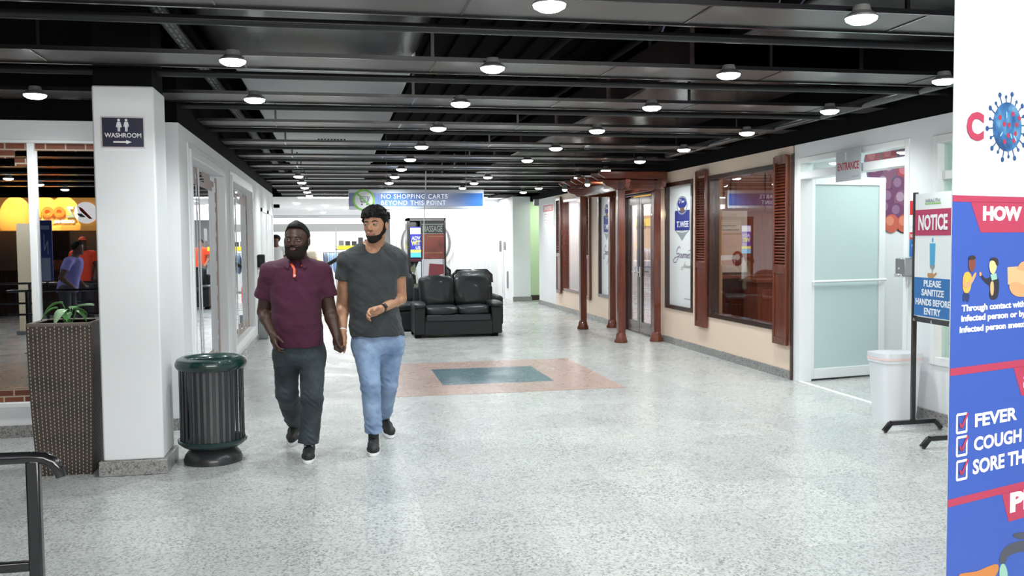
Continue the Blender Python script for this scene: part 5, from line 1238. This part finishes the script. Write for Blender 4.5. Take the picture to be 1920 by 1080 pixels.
def shoe(ank, yaw, parent, pitch=0, name='shoe', L=.29, upper=None):
    """shoe standing with the toe along yaw; ank = (x, y, z of sole) under the ankle"""
    f = A_([-math.sin(yaw), -math.cos(yaw), 0]); r = A_([math.cos(yaw), -math.sin(yaw), 0]); u = A_([0, 0, 1.0])
    f, u = f*math.cos(pitch)-u*math.sin(pitch), u*math.cos(pitch)+f*math.sin(pitch); B = A_(ank, float)
    def P(x, y, z): return B+r*x+f*y+u*z
    F_ = Field(B-A_([.22, .28, .05]), B+A_([.22, .28, .22]), .005)
    F_.add(cone(P(0, -.05, .062), P(0, .06, .060), .034, .036), .01); F_.add(cone(P(0, .06, .055), P(.004, .165, .044), .038, .033), .025); F_.add(cone(P(-.018, .12, .04), P(.02, .13, .04), .028, .028), .02)
    F_.add(cone(P(0, -.045, .05), P(0, -.02, .125), .036, .040), .02)
    F_.clip(lambda X, Y, Z: .018-((X-B[0])*u[0]+(Y-B[1])*u[1]+(Z-B[2])*u[2]))
    V, Q = F_.mesh(1); o = from_vf(name, V, Q, upper or M['shoe_black'], parent)
    pts = []
    for i in range(28):
        t = 2*PI*i/28; y = .0575+.1475*math.cos(t); w = (.044 if y > .05 else .037)*(1+.12*math.sin(PI*(y+.09)/.3)); pts.append((w*math.copysign(abs(math.sin(t))**.75, math.sin(t)), y))
    sm = MB(); k = len(pts); sm.add([P(x, y, z) for z in (0, .024) for x, y in pts], [tuple(range(k))[::-1], tuple(range(k, 2*k))]+[(i, (i+1) % k, k+(i+1) % k, k+i) for i in range(k)])
    q = sm.build('sole', M['sole'], None, bevel=.004); put(q, o)
    lc = MB()
    for s_ in (-1, 1): lc.ball(tuple(P(s_*.026, .045, .093)), .006, 8, 6)
    for i in range(4): lc.tube([P(-.022, .03+.018*i, .103-.008*i), P(.022, .03+.018*i, .103-.008*i)], .003, 6)
    return o, lc
M['shoe_black'] = mat('black_shoe', (.014, .014, .015), .6); M['sole'] = mat('white_sole', (.78, .79, .80), .5); M['lace'] = mat('lace_blue', (.45, .62, .68), .5)

def person(t, J, H, skin, lip, shirt, pants, res=.0045, fine=True, hands=None, rows=None, sleeve=.5, neckcut=None, head_fine=True, pant_rows=None, arm_r=(.056, .045, .029), leg_r=(.10, .076, .062), folds=.003, seed=0, sleeve_r=1.0, stub=None):
    """J: named joints (metres). t: the Empty that carries the parts"""
    pts = A_([v for v in J.values()]); lo = pts.min(0)-A_([.20, .24, .10]); hi = pts.max(0)+A_([.20, .24, .16]); hi[2] = max(hi[2], H.C[2]+.17); lo[2] = 0
    F_ = Field(lo, hi, res)
    F_.add(loft([(z, cx, cy, max(a-.016, .03), max(b-.016, .03)) for z, cx, cy, a, b in rows]), .02)
    nb = J['neck']; hb = H.P(0, -.022, -.06)
    F_.add(cone(nb, hb, .068*H.s*H.w, .058*H.s*H.w), .02)
    for s_ in 'LR':
        F_.add(cone(J['neck']*.75+J['sh'+s_]*.25, J['sh'+s_], .055, arm_r[0]), .03)
        F_.add(cone(J['sh'+s_], J['el'+s_], arm_r[0], arm_r[1]), .02); m = J['el'+s_]*.7+J['wr'+s_]*.3
        F_.add(cone(J['el'+s_], m, arm_r[1]*.96, arm_r[1]*.98), .012); F_.add(cone(m, J['wr'+s_], arm_r[1]*.96, arm_r[2]), .015)
        F_.add(cone(J['hip'+s_], J['kn'+s_], leg_r[0]*.8, leg_r[1]*.75), .03); F_.add(cone(J['kn'+s_], J['an'+s_], leg_r[1]*.72, leg_r[2]*.62), .02)
    head_prims(F_, H, head_fine)
    if hands:
        for hp in hands:
            for p, k in hp: F_.add(p, k)
    V, Q = F_.mesh(1)
    lx, ly, lz = H.loc(V[:, 0], V[:, 1], V[:, 2]); col = np.tile(A_(skin), (len(V), 1))
    if head_fine:
        if stub:
            w_ = np.exp(-((lx/.034)**4+((lz+.066)/.026)**4))*(ly > .06); w_ = np.maximum(w_*.5, .75*np.exp(-((lx/.030)**4+((lz+.0495)/.0055)**2))*(ly > .07)); col = col*(1-w_[:, None])+A_(stub)*w_[:, None]
        ml = (np.abs(lx) < .024) & (ly > .080) & (lz > -.0775) & (lz < -.052) & ((lx/.0215)**2+((lz+.0640)/.0095)**2 < 1); col[ml] = lip
    body = from_vf('body', V, Q, M['skin'], t, col)
    # shirt
    G = Field(lo, hi, max(res, .0055)); G.add(loft(rows), .02)
    for s_ in 'LR':
        sh, el = J['sh'+s_], J['el'+s_]; e = sh+(el-sh)*sleeve; d = nrm(el-sh); r0, r1 = arm_r[0]*1.22, (arm_r[0]*1.18+.006)*sleeve_r
        G.add(cone(J['neck']*.7+sh*.3-A_([0, 0, .012]), sh, .062, r0), .035)
        fn, l, h_ = cone(sh, e+d*.05, r0, r1); G.add(((lambda X, Y, Z, fn=fn, e=e, d=d: np.maximum(fn(X, Y, Z), (X-e[0])*d[0]+(Y-e[1])*d[1]+(Z-e[2])*d[2])), l, h_), .018)
        # hollow the sleeve mouth
        G.cut(cone(e-d*.008, e+d*.06, r1-.019, r1-.016), .003)
    if folds: G.disp(lambda X, Y, Z: wob(X, Y, Z, 26, folds, seed)+wob(X, Y, Z, 60, folds*.4, seed+1))
    if neckcut: 
        for nc in neckcut: G.cut(nc, .003)
    V, Q = G.mesh(1); sh_o = from_vf(shirt[0], V, Q, shirt[1], t)
    # trousers
    G = Field(lo, hi, max(res, .0055)); pr = pant_rows or [(z, cx, cy, a-.008, b-.008) for z, cx, cy, a, b in rows if z < J['hipL'][2]+.16]
    zt = max(r[0] for r in pr); zc = min(r[0] for r in pr)
    G.add(loft(pr), .02)
    for s_ in 'LR':
        h_, k_, a_ = J['hip'+s_], J['kn'+s_], J['an'+s_]
        G.add(cone(h_, k_, leg_r[0], leg_r[1]), .034); 
        dl = nrm(a_-k_); e_ = a_+dl*.042; fn, l_, u_ = cone(k_, a_+dl*.12, leg_r[1], leg_r[2]*1.02)
        G.add(((lambda X, Y, Z, fn=fn, e=e_, d=dl: np.maximum(fn(X, Y, Z), (X-e[0])*d[0]+(Y-e[1])*d[1]+(Z-e[2])*d[2])), l_, u_), .02)
    def fd(X, Y, Z):
        o = wob(X, Y, Z, 30, .0022, seed+2)+wob(X, Y, Z, 75, .0011, seed+5)
        for s_ in 'LR':
            for q, am, sp in ((J['kn'+s_], .0048, .05), (J['an'+s_], .0055, .05)):
                g = np.exp(-((X-q[0])**2+(Y-q[1])**2)/.02-((Z-q[2])/sp)**2/2); o = o+am*g*np.sin(120*Z+55*(X-q[0])+2.2*np.sin(45*X+20*Z)+seed)*(.55+.45*np.sin(60*(X-q[0])+31*Z+seed))
        return o
    if folds: G.disp(fd)
    V, Q = G.mesh(1); pn = from_vf(pants[0], V, Q, pants[1], t)
    return body, sh_o, pn
def face_bits(t, H, brow=(.012, .009, .008), iris=(.02, .012, .008), gaze=(0, 0)):
    for q in (-1, 1):
        c = H.P(q*.032, .0755, -.0005); e = MB().ball(tuple(c), .0122*H.s, 16, 12).build('eye', flat('eye_white', (.20, .185, .17), .35), t, smooth=True)
        i_ = MB().ball(tuple(H.P(q*.032+gaze[0], .0832, -.0005+gaze[1])), .0062*H.s, 12, 8).build('iris', flat('iris_dark', iris, .15), None, smooth=True); put(i_, e)
        MB().tube([H.P(q*.014, .090, .019), H.P(q*.026, .0905, .0235), H.P(q*.040, .083, .0235), H.P(q*.052, .068, .017)], [.0028*H.s, .004*H.s, .0036*H.s, .0015*H.s], 8).build('eyebrow', flat('brow_dark', brow, .8), t, smooth=True)
def beard(t, H, thick, chin, line, name='beard', low=-.2, mouth=(.027, .03, .0125), moust=True, mat_=None):
    F_ = Field(H.C-A_([.15, .16, .20]), H.C+A_([.15, .16, .10]), .004)
    for c, r, k in (((0, .018, -.028), (.063, .070, .078), .01), ((0, .028, -.075), (.050, .052, .040), .02), ((0, .072, -.100), (.020, .016, .016), .018)): F_.add(H.e(c, tuple(v+thick for v in r)), k)
    if moust: F_.add(H.e((0, .086, -.052), (.030, .012, .012)), .01); 
    for q in (-1, 1): F_.add(H.e((q*.066, .0, -.015), (.010, .022, .045)), .02)
    if chin: F_.add(H.e(*chin), .03)
    def region(X, Y, Z):
        x, y, z = H.loc(X, Y, Z); zl = np.interp(y, [p for p, _ in line], [v for _, v in line]); zf = np.where((np.abs(x) < .03) & (y > .05), -.046, zl) if moust else zl
        return np.maximum(z-zf, -(y+.035))*H.s
    F_.clip(region); F_.cut(H.e((0, .105, -.0645), mouth), .004); F_.disp(lambda X, Y, Z: wob(X, Y, Z, 150, .0010))
    V, Q = F_.mesh(1); return from_vf(name, V, Q, mat_ or M['beard'], t)
def px(x, y, Y): return A_(atY(x, y, Y))

# ---- the bearded man in the maroon polo shirt
tA = thing('person', 'bearded man in maroon polo shirt and dark jeans, walking and holding hands', 'person', (px(566, 700, 6.75)[0], 6.75, 0))
YA = 6.75
HA = Head(px(556.5, 450, 6.70), math.radians(15), 0, math.radians(-2), 1.0, 1.10)
J = {'neck': px(557, 494, 6.80), 'shL': px(507, 510, 6.77), 'shR': px(603, 512, 6.77), 'elL': px(495, 585, 6.86), 'elR': px(618, 583, 6.80),
     'wrL': px(512, 627, 6.66), 'wrR': px(631, 630, 6.68), 'hipL': px(538, 664, 6.78), 'hipR': px(585, 662, 6.76), 'knL': px(538, 738, 6.80), 'knR': px(585, 748, 6.62),
     'anL': px(552, 784, 7.14), 'anR': px(579, 820, 6.60)}
def rows_px(L, Y):    # (y, xleft, xright, half depth[, dY])
    o = []
    for r in L:
        a, b = px(r[1], r[0], Y), px(r[2], r[0], Y); o.append(((a[2]+b[2])/2, (a[0]+b[0])/2, Y+(r[4] if len(r) > 4 else 0), (b[0]-a[0])/2, r[3]))
    return o
rowsA = rows_px([(480, 540, 573, .075, .03), (486, 527, 586, .09, .02), (493, 511, 602, .105, .015), (501, 503, 608, .12, .005), (515, 501, 609, .132, 0), (545, 505, 605, .14, -.01), (575, 509, 603, .15, -.015), (605, 511, 605, .16, -.02), (630, 512, 607, .158, -.015), (648, 512, 608, .155, -.01)], 6.78)
hdA1 = hand_prims(J['wrL'], (.18, -.45, -.85), (.75, .55, 0), (.25, -1, .1), (.35, .5, .4), 1.0)
hdA2 = hand_prims(J['wrR'], (.0, -.10, -1), (.80, .45, 0), (-.35, -1, 0), (.95, 1.0, .7), 1.02, .95, .6)
skA, lipA = (.060, .028, .018), (.105, .045, .038)
M['polo'] = fabric('maroon_knit', (.040, .0035, .018), (.066, .006, .031), 4, sheen=.03)
mj = fabric('dark_denim', (.006, .010, .014), (.045, .064, .076), 4.5, .85, 700, .05); M['jeans_dark'] = mj
N, L, b = nodes(mj)
neckA = [ell(px(557, 478, 6.77), (.070, .085, .050)), cone(px(556, 484, 6.68), px(556, 503, 6.61), .034, .008)]
bA, sA, pA = person(tA, J, HA, skA, lipA, ('polo_shirt', M['polo']), ('jeans', M['jeans_dark']), .0042, True, [hdA1, hdA2], rowsA, .62, neckA,
    pant_rows=rows_px([(630, 515, 604, .140), (655, 513, 609, .145), (672, 514, 610, .135), (682, 518, 608, .125)], 6.78), arm_r=(.062, .050, .030), leg_r=(.098, .080, .072), folds=.0036, seed=1, sleeve_r=1.08, stub=None)
face_bits(tA, HA, gaze=(-.003, .001))
beard(tA, HA, .012, ((0, .040, -.106), (.060, .048, .038)), [(-.06, .0), (-.01, .035), (.015, .0), (.03, -.030), (.06, -.045), (.1, -.050)])
F_ = Field(HA.C-A_([.15, .16, .10]), HA.C+A_([.15, .16, .20]), .0045)
F_.add(HA.e((0, -.014, .033), (.081, .101, .086)), .01); F_.add(HA.e((0, .012, .088), (.050, .070, .044)), .035); F_.add(HA.c((0, .010, .085), (-.004, .012, .128), .042, .008), .03)
def rgA(X, Y, Z):
    x, y, z = HA.loc(X, Y, Z); zl = np.interp(y, [-.1, -.03, .0, .02, .045, .06, .09], [-.06, -.035, .0, .045, .078, .090, .092]); return (zl-z)*1.0
F_.clip(rgA); F_.disp(lambda X, Y, Z: wob(X, Y, Z, 140, .0008)); V, Q = F_.mesh(1); from_vf('hair', V, Q, M['hair'], tA)
# collar with bright orange inner placket
def collar(t, cx, cy, z, rx, ry, m, tip):
    vs = []; n = 33; fs = []
    for i in range(n):
        a = -PI/2+.42+(2*PI-.84)*i/(n-1); ca, sa = math.cos(a), math.sin(a); fr = max(0, -sa); back = max(0, sa)
        zt = z+.012*back-.030*fr; e = abs(i-(n-1)/2)/((n-1)/2); pnt = max(0, (e-.72)/.28)
        vs += [(cx+rx*ca*.90, cy+ry*sa*.90, zt+.004), (cx+rx*ca*.97, cy+ry*sa*.97, zt+.014), (cx+rx*ca*1.12, cy+ry*sa*1.10-.004, zt+.002), (cx+(rx+.030+.012*pnt)*ca, cy+(ry+.028+.012*pnt)*sa-.006*fr, zt-.024-tip*pnt)]
    for i in range(n-1):
        for k in range(3): a = 4*i+k; fs.append((a, a+1, a+5, a+4))
    o = MB().add(vs, fs).build('collar', m, t, smooth=True); md = o.modifiers.new('thickness', 'SOLIDIFY'); md.thickness = .004; md.offset = 1; s2 = o.modifiers.new('smooth', 'SUBSURF'); s2.levels = 1; s2.render_levels = 1
    return o
c0 = px(556, 486, 6.78); collar(tA, c0[0], c0[1]-.012, c0[2]+.006, .080, .094, M['polo'], .032)
og = flat('orange_trim', (.80, .11, .03), .6)
def strip(t, name, pts, w, m, th=.004):
    pts = [A_(p) for p in pts]; vs = []
    for i, p in enumerate(pts):
        d = nrm(pts[min(i+1, len(pts)-1)]-pts[max(0, i-1)]); s_ = nrm(np.cross(d, A_([0, -1, 0]))); vs += [p-s_*w/2, p+s_*w/2, p+s_*w/2+A_([0, th, 0]), p-s_*w/2+A_([0, th, 0])]
    k = len(pts); fs = [(0, 1, 2, 3), (4*k-1, 4*k-2, 4*k-3, 4*k-4)]+[(4*i+j, 4*i+(j+1) % 4, 4*i+4+(j+1) % 4, 4*i+4+j) for i in range(k-1) for j in range(4)]
    return MB().add(vs, fs).build(name, m, t)
strip(tA, 'placket', [px(545.5, 494, 6.672), px(549, 499, 6.656), px(552, 505, 6.644), px(552, 512, 6.634), px(551.5, 520, 6.628)], .016, og)
strip(tA, 'placket', [px(568, 495, 6.675), px(565, 499, 6.662)], .012, og)
MB().disc(frame(px(552.5, 516.5, 6.622), (1, 0, 0), (0, 0, 1), (0, -1, 0)), 0, 0, .0085, None, 0, .004, 16).build('button', flat('button_pink', (.85, .45, .40), .3), tA)
def under(x, y): p = atZ(x, y, 0); return A_([p.x, p.y, 0])
o, lc = shoe((J['anR'][0], J['anR'][1]+.03, 0), math.radians(2), tA, 0); put(lc.build('lace', M['lace'], None, smooth=True), o)
o, lc = shoe((J['anL'][0]-.004, J['anL'][1]+.06, .055), math.radians(6), tA, math.radians(14)); put(lc.build('lace', M['lace'], None, smooth=True), o)

# ---- the taller man in the grey T-shirt
tB = thing('person', 'tall man in charcoal T-shirt and light blue jeans, wearing a smartwatch', 'person', (px(705, 700, 6.85)[0], 6.85, 0))
HB = Head(px(703.5, 421.5, 6.80), math.radians(25), 0, math.radians(3), 1.07, 1.0)
J = {'neck': px(701, 470, 6.92), 'shL': px(650, 489, 6.90), 'shR': px(746, 485, 6.90), 'elL': px(642, 572, 6.94), 'elR': px(751, 560, 6.96),
     'wrL': px(642, 621, 6.78), 'wrR': px(713, 580, 6.64), 'hipL': px(686, 648, 6.88), 'hipR': px(731, 646, 6.90), 'knL': px(695, 722, 6.70), 'knR': px(728, 718, 6.94),
     'anL': px(700, 800, 6.72), 'anR': px(721, 770, 7.26)}
rowsB = rows_px([(452, 680, 721, .075, .03), (458, 669, 733, .09, .025), (465, 656, 746, .108, .02), (474, 647, 753, .122, .01), (490, 644, 754, .135, 0), (525, 650, 745, .145, -.01), (555, 654, 744, .145, -.01), (590, 655, 749, .148, -.01), (615, 655, 755, .150, -.01), (628, 656, 757, .150, -.01)], 6.90)
hdB1 = hand_prims(J['wrL'], (.12, -.10, -1), (-.85, -.35, 0), (.35, -1, 0), ((.15, .2, .15), (.9, .8, .5), (1.0, .9, .6), (1.1, .9, .6)), 1.02, .9, .2)
hdB2 = hand_prims(J['wrR'], (-.80, -.45, -.22), (0, .55, -.8), (-.1, -.75, .9), (.55, .65, .45), 1.05, 1.0, .5)
skB, lipB = (.42, .215, .125), (.34, .135, .105)
M['tee'] = fabric('charcoal_jersey', (.024, .028, .031), (.038, .044, .048), 5, sheen=.05)
M['jeans_light'] = fabric('light_denim', (.11, .18, .32), (.29, .39, .57), 6, .85, 700, .05)
neckB = [ell(px(699, 449, 6.88), (.082, .105, .060)), ell(px(699, 456, 6.80), (.070, .08, .075))]
bB, sB, pB = person(tB, J, HB, skB, lipB, ('t_shirt', M['tee']), ('jeans', M['jeans_light']), .0042, True, [hdB1, hdB2], rowsB, .42, neckB,
    pant_rows=rows_px([(610, 660, 752, .135), (635, 659, 757, .14), (650, 660, 757, .13), (662, 665, 752, .12)], 6.90), arm_r=(.056, .046, .030), leg_r=(.106, .072, .062), folds=.0042, seed=4, sleeve_r=1.05, stub=(.16, .085, .055))
face_bits(tB, HB, gaze=(-.005, 0))
beard(tB, HB, .0026, ((0, .062, -.106), (.030, .030, .018)), [(-.06, .0), (-.01, .035), (.015, .0), (.03, -.045), (.06, -.072), (.1, -.080)], moust=False, mouth=(.030, .03, .020))
F_ = Field(HB.C-A_([.17, .17, .12]), HB.C+A_([.17, .17, .22]), .0045)
F_.add(HB.e((0, -.014, .036), (.086, .106, .088)), .01)
rnd = random.Random(21)
for i in range(170):
    a = rnd.uniform(0, 2*PI); el_ = rnd.uniform(-.1, 1.5); rx = math.cos(el_); q0 = A_((.087*rx*math.cos(a), -.012+.103*rx*math.sin(a), .040+.088*math.sin(el_)))
    d_ = A_((rnd.uniform(-1, 1), rnd.uniform(-.3, 1), rnd.uniform(-1.1, .3)))*.020; out = nrm(q0-A_((0, -.012, .04)))*rnd.uniform(.002, .009)
    F_.add(HB.c(q0+out, q0+d_+out*.3, rnd.uniform(.006, .011), rnd.uniform(.003, .006)), .006)
for i in range(12):
    a = -.062+.0113*i; y_ = .078-6*a*a; F_.add(HB.c((a, y_-.02, .098), (a-.008+rnd.uniform(-.008, .008), y_+.008, .056+rnd.uniform(-.010, .014)), .015, .004), .007)
def rgB(X, Y, Z):
    x, y, z = HB.loc(X, Y, Z); return np.interp(y, [-.1, -.03, .0, .02, .045, .06, .1], [-.06, -.045, -.02, .012, .044, .048, .048])-z+.004*np.sin(90*x)
F_.clip(rgB); F_.disp(lambda X, Y, Z: wob(X, Y, Z, 190, .0014)); V, Q = F_.mesh(0); from_vf('hair', V, Q, M['hair'], tB)
o, lc = shoe((J['anL'][0], J['anL'][1]+.02, 0), math.radians(4), tB, 0)
o, lc = shoe((J['anR'][0]+.008, J['anR'][1]+.05, .03), math.radians(-10), tB, math.radians(8))
# smartwatch and bracelet
def cuff(t, name, a, b, s, r, w, m):
    a, b = A_(a), A_(b); d = nrm(b-a); c = a+(b-a)*s; return MB().tube([c-d*w/2, c-d*w*.3, c+d*w*.3, c+d*w/2], [r*.96, r, r, r*.96], 24).build(name, m, t, smooth=True)
wr = cuff(tB, 'watch_strap', J['elR'], J['wrR'], .93, .0365, .022, flat('rubber_black', (.012, .012, .013), .5))
d = nrm(J['wrR']-J['elR']); c_ = J['elR']+(J['wrR']-J['elR'])*.93; nn = nrm(A_([.25, -.9, .35])-d*(A_([.25, -.9, .35])@d)); Fw = frame(c_+nn*.034, d, np.cross(nn, d), nn)
q = MB().rect(Fw, -.017, -.020, .017, .020, 0, .010).build('watch_case', flat('watch_glass', (.01, .01, .012), .12), None, bevel=.004); put(q, wr)
cuff(tB, 'bracelet', J['elL'], J['wrL'], .985, .0345, .011, flat('bracelet_white', (.80, .78, .80), .4))

# ---- figures seen far off or mirrored in the glass
def simple_person(P, hgt, yaw, label, skin, shirt_m, pant_m, hair_m, cap=None, hair='short', lean=0.0, group=None, skirt=None):
    t = thing('person', label, 'person', P, group); s = hgt/1.75; X, Y, _ = P; cs, sn = math.cos(yaw), math.sin(yaw)
    def W(x, y, z): y -= lean*max(0, z-.9); return A_([X+s*(x*cs-y*-sn*-1), Y+s*(x*sn+y*cs), s*z])
    J = {'neck': W(0, .02, 1.46), 'shL': W(-.19, .02, 1.40), 'shR': W(.19, .02, 1.40), 'elL': W(-.25, .05, 1.12), 'elR': W(.25, .05, 1.12), 'wrL': W(-.22, -.14, .98), 'wrR': W(.22, -.14, .98),
         'hipL': W(-.09, .02, .90), 'hipR': W(.09, .02, .90), 'knL': W(-.10, -.02, .50), 'knR': W(.10, .0, .50), 'anL': W(-.10, .04, .10), 'anR': W(.10, .04, .10)}
    H = Head(W(0, -.01, 1.63), -yaw, 0, 0, s, 1.0)
    rows = [(s*z, W(0, .02, z)[0], W(0, .02, z)[1], a*s, b_*s) for z, a, b_ in ((1.46, .07, .06), (1.43, .12, .09), (1.38, .17, .11), (1.25, .18, .12), (1.1, .165, .115), (.95, .175, .12), (.86, .18, .12))]
    hands = [hand_prims(J['wrL'], J['wrL']-J['elL']-A_([0, 0, .1]), (0, 0, -1), (1, 0, 0), s=s), hand_prims(J['wrR'], J['wrR']-J['elR']-A_([0, 0, .1]), (0, 0, -1), (-1, 0, 0), s=s)]
    person(t, J, H, skin, tuple(c*1.1 for c in skin), ('shirt', shirt_m), ('trousers', pant_m), .009, True, hands, rows, .5, None, head_fine=False, folds=0, leg_r=(.095, .07, .06))
    F_ = Field(H.C-A_([.15, .16, .16]), H.C+A_([.15, .16, .18]), .008); F_.add(H.e((0, -.018, .035), (.084, .104, .09)), .01)
    if hair == 'bushy': F_.add(H.e((0, -.03, .06), (.12, .12, .10)), .02)
    F_.clip(lambda X_, Y_, Z_: np.interp(H.loc(X_, Y_, Z_)[1], [-.1, -.02, .02, .05, .09], [-.07, -.04, .02, .055, .06])-H.loc(X_, Y_, Z_)[2]); V, Q = F_.mesh(1)
    from_vf('cap' if cap else 'hair', V, Q, cap or hair_m, t)
    if cap: 
        q = MB().ball(tuple(H.P(0, .085, .060)), (.08*s, .08*s, .012*s), 16, 6).build('cap_brim', cap, t, smooth=True)
    for s_ in 'LR':
        a = J['an'+s_]; o, _ = shoe((a[0], a[1], 0), -yaw, t)
    return t
FB = lambda n, c: flat(n, c, .8)
simple_person((-1.50, 24.0, 0), 1.72, 0, 'distant person in white shirt, mostly hidden behind the bearded man', (.16, .08, .05), FB('cloth_white', (.8, .8, .8)), FB('cloth_dark', (.03, .03, .04)), M['hair'], hair='bushy')
simple_person((1.35, 28.5, 0), 1.68, .3, 'person in orange shirt reflected in the left hall window', (.30, .15, .09), FB('cloth_orange', (.75, .08, .02)), FB('cloth_grey', (.12, .12, .14)), M['hair'])
simple_person((-4.22, .2, 0), 1.60, math.radians(100), 'person in lavender shirt reflected in the brick-edged shop window', (.10, .05, .035), FB('cloth_lavender', (.24, .22, .58)), FB('cloth_dark', 0), M['hair'], lean=.25)
simple_person((-4.85, -3.2, 0), 1.70, math.radians(170), 'person in orange cap and shirt reflected behind the lavender one', (.10, .05, .035), FB('cloth_red', (.80, .06, .02)), FB('cloth_dark', 0), M['hair'], cap=FB('cloth_cap', (.80, .09, .02)))

# ------------------------------------------------------------------ food stall opposite, seen mirrored in the front window
t = thing('food_stall', 'orange lit food stall with round logo disc, mirrored in the front window', 'stall', (-6.4, -6.2, 0))
mo = mat('stall_orange', (.85, .42, .10), .5, emit=(1, .45, .10), es=.35)
MB().box(-8.95, -6.3, 1.86, -4.2, -6.1, 2.60).build('fascia', mo, t, bevel=.01)
MB().box(-8.95, -6.7, 0, -4.2, -6.5, 1.9).build('back_wall', flat('stall_beige', (.35, .27, .20)), t)
MB().box(-6.6, -6.48, 0, -5.95, -6.40, 1.9).build('dark_opening', M['dark_wood'], t)
MB().box(-8.95, -6.1, 0, -4.2, -5.6, 1.0).build('counter', M['dark_wood'], t, bevel=.02)
F = frame((-5.62, -6.095, 1.90), (-1, 0, 0), (0, 0, 1), (0, 1, 0))
sl_ = flat('letter_orange', (.80, .12, .02), emit=(1, .15, .03), es=.5)
text('letter', 'Z', F, .10, .25, .28, .50, flat('letter_grey', (.20, .30, .30)), t, .05, n0=.002, depth=.06)
for a in (.31, .55): MB().ring(F, a+.11, .375, .12, .065, .002, .06, 28).build('letter', sl_, t)
text('letter', 'M', F, .80, .25, 1.0, .50, flat('letter_amber', (.7, .35, .05)), t, .03, n0=.002, depth=.06)
text('lettering', 'ORIGINAL TASTE', F, .12, .13, .86, .20, flat('letter_glow', (1, 1, 1), emit=(1, .95, .9), es=2), t, .02, n0=.002, depth=.02)
MB().disc(F, -.13, .36, .24, None, .002, .05, 36).build('logo_disc', flat('logo_white', (.85, .85, .85), emit=(1, .98, .95), es=.8), t)
MB().prism(F, [(-.27, .22), (-.20, .22), (-.02, .40), (.02, .50), (-.06, .46)], .05, .055).build('logo_red', flat('logo_redc', (.6, .04, .02)), t)
MB().prism(F, [(-.13, .26), (-.02, .26), (.06, .34), (-.04, .34)], .05, .056).build('logo_grey', flat('letter_grey', 0), t)
for i, x in enumerate((-5.95, -6.35, -6.95)):
    d = bpy.data.lights.new('stall_lamp', 'SPOT'); d.energy = 130; d.spot_size = math.radians(70); d.color = (1, .75, .35); l = bpy.data.objects.new('stall_lamp', d); COL.objects.link(l); l.location = (x, -5.75, 2.65); l.rotation_euler = (Vector((x, -6.2, 2.3))-Vector((x, -5.75, 2.65))).to_track_quat('-Z', 'Y').to_euler()
t = thing('floor_sign', 'tall blue floor sign with hand pictogram, mirrored in the front window', 'sign stand', (-4.3, 1.0, 0))
MB().box(-4.39, .97, 1.0, -4.21, 1.0, 1.92).build('panel', flat('floor_blue', (.02, .04, .22)), t, bevel=.005)
MB().box(-4.36, .97, 1.0, -4.24, 1.005, 1.35).build('lower_panel', flat('floor_pale', (.25, .30, .45)), t)
MB().box(-4.32, .975, 0, -4.28, .995, 1.0).box(-4.46, .85, 0, -4.14, 1.12, .02).build('stand', M['black_gloss'], t)
F = frame((-4.21, 1.0, .86), (-1, 0, 0), (0, 0, 1), (0, 1, 0)); MB().line(F, [(.06, .55), (.06, .75), (.11, .60), (.11, .85)], .012, 0, .002).rect(F, .03, .45, .15, .47, 0, .002).rect(F, .03, .92, .15, .98, 0, .002).build('pictogram', flat('floor_print', (.3, .36, .55)), t)
t = thing('roll_up_banner', 'cream roll-up banner by the stall, mirrored in the front window', 'banner', (-5.27, -1.2, 0))
MB().box(-5.40, -1.22, .05, -5.14, -1.2, 1.92).build('sheet', flat('cream_sheet', (.80, .70, .52), emit=(.9, .75, .5), es=.15), t); MB().box(-5.44, -1.28, 0, -5.10, -1.14, .06).build('foot', M['grey_metal'], t, bevel=.01)
handrail((-3.3, 1.8, 0), 'black handrail mirrored in the front window, nearer one', 1.3)
handrail((-3.05, -.9, 0), 'black handrail mirrored in the front window, farther one', 2.6)
slab('wall_behind', M['deck'], -9, -8.1, 0, 8, -8, 3.9)
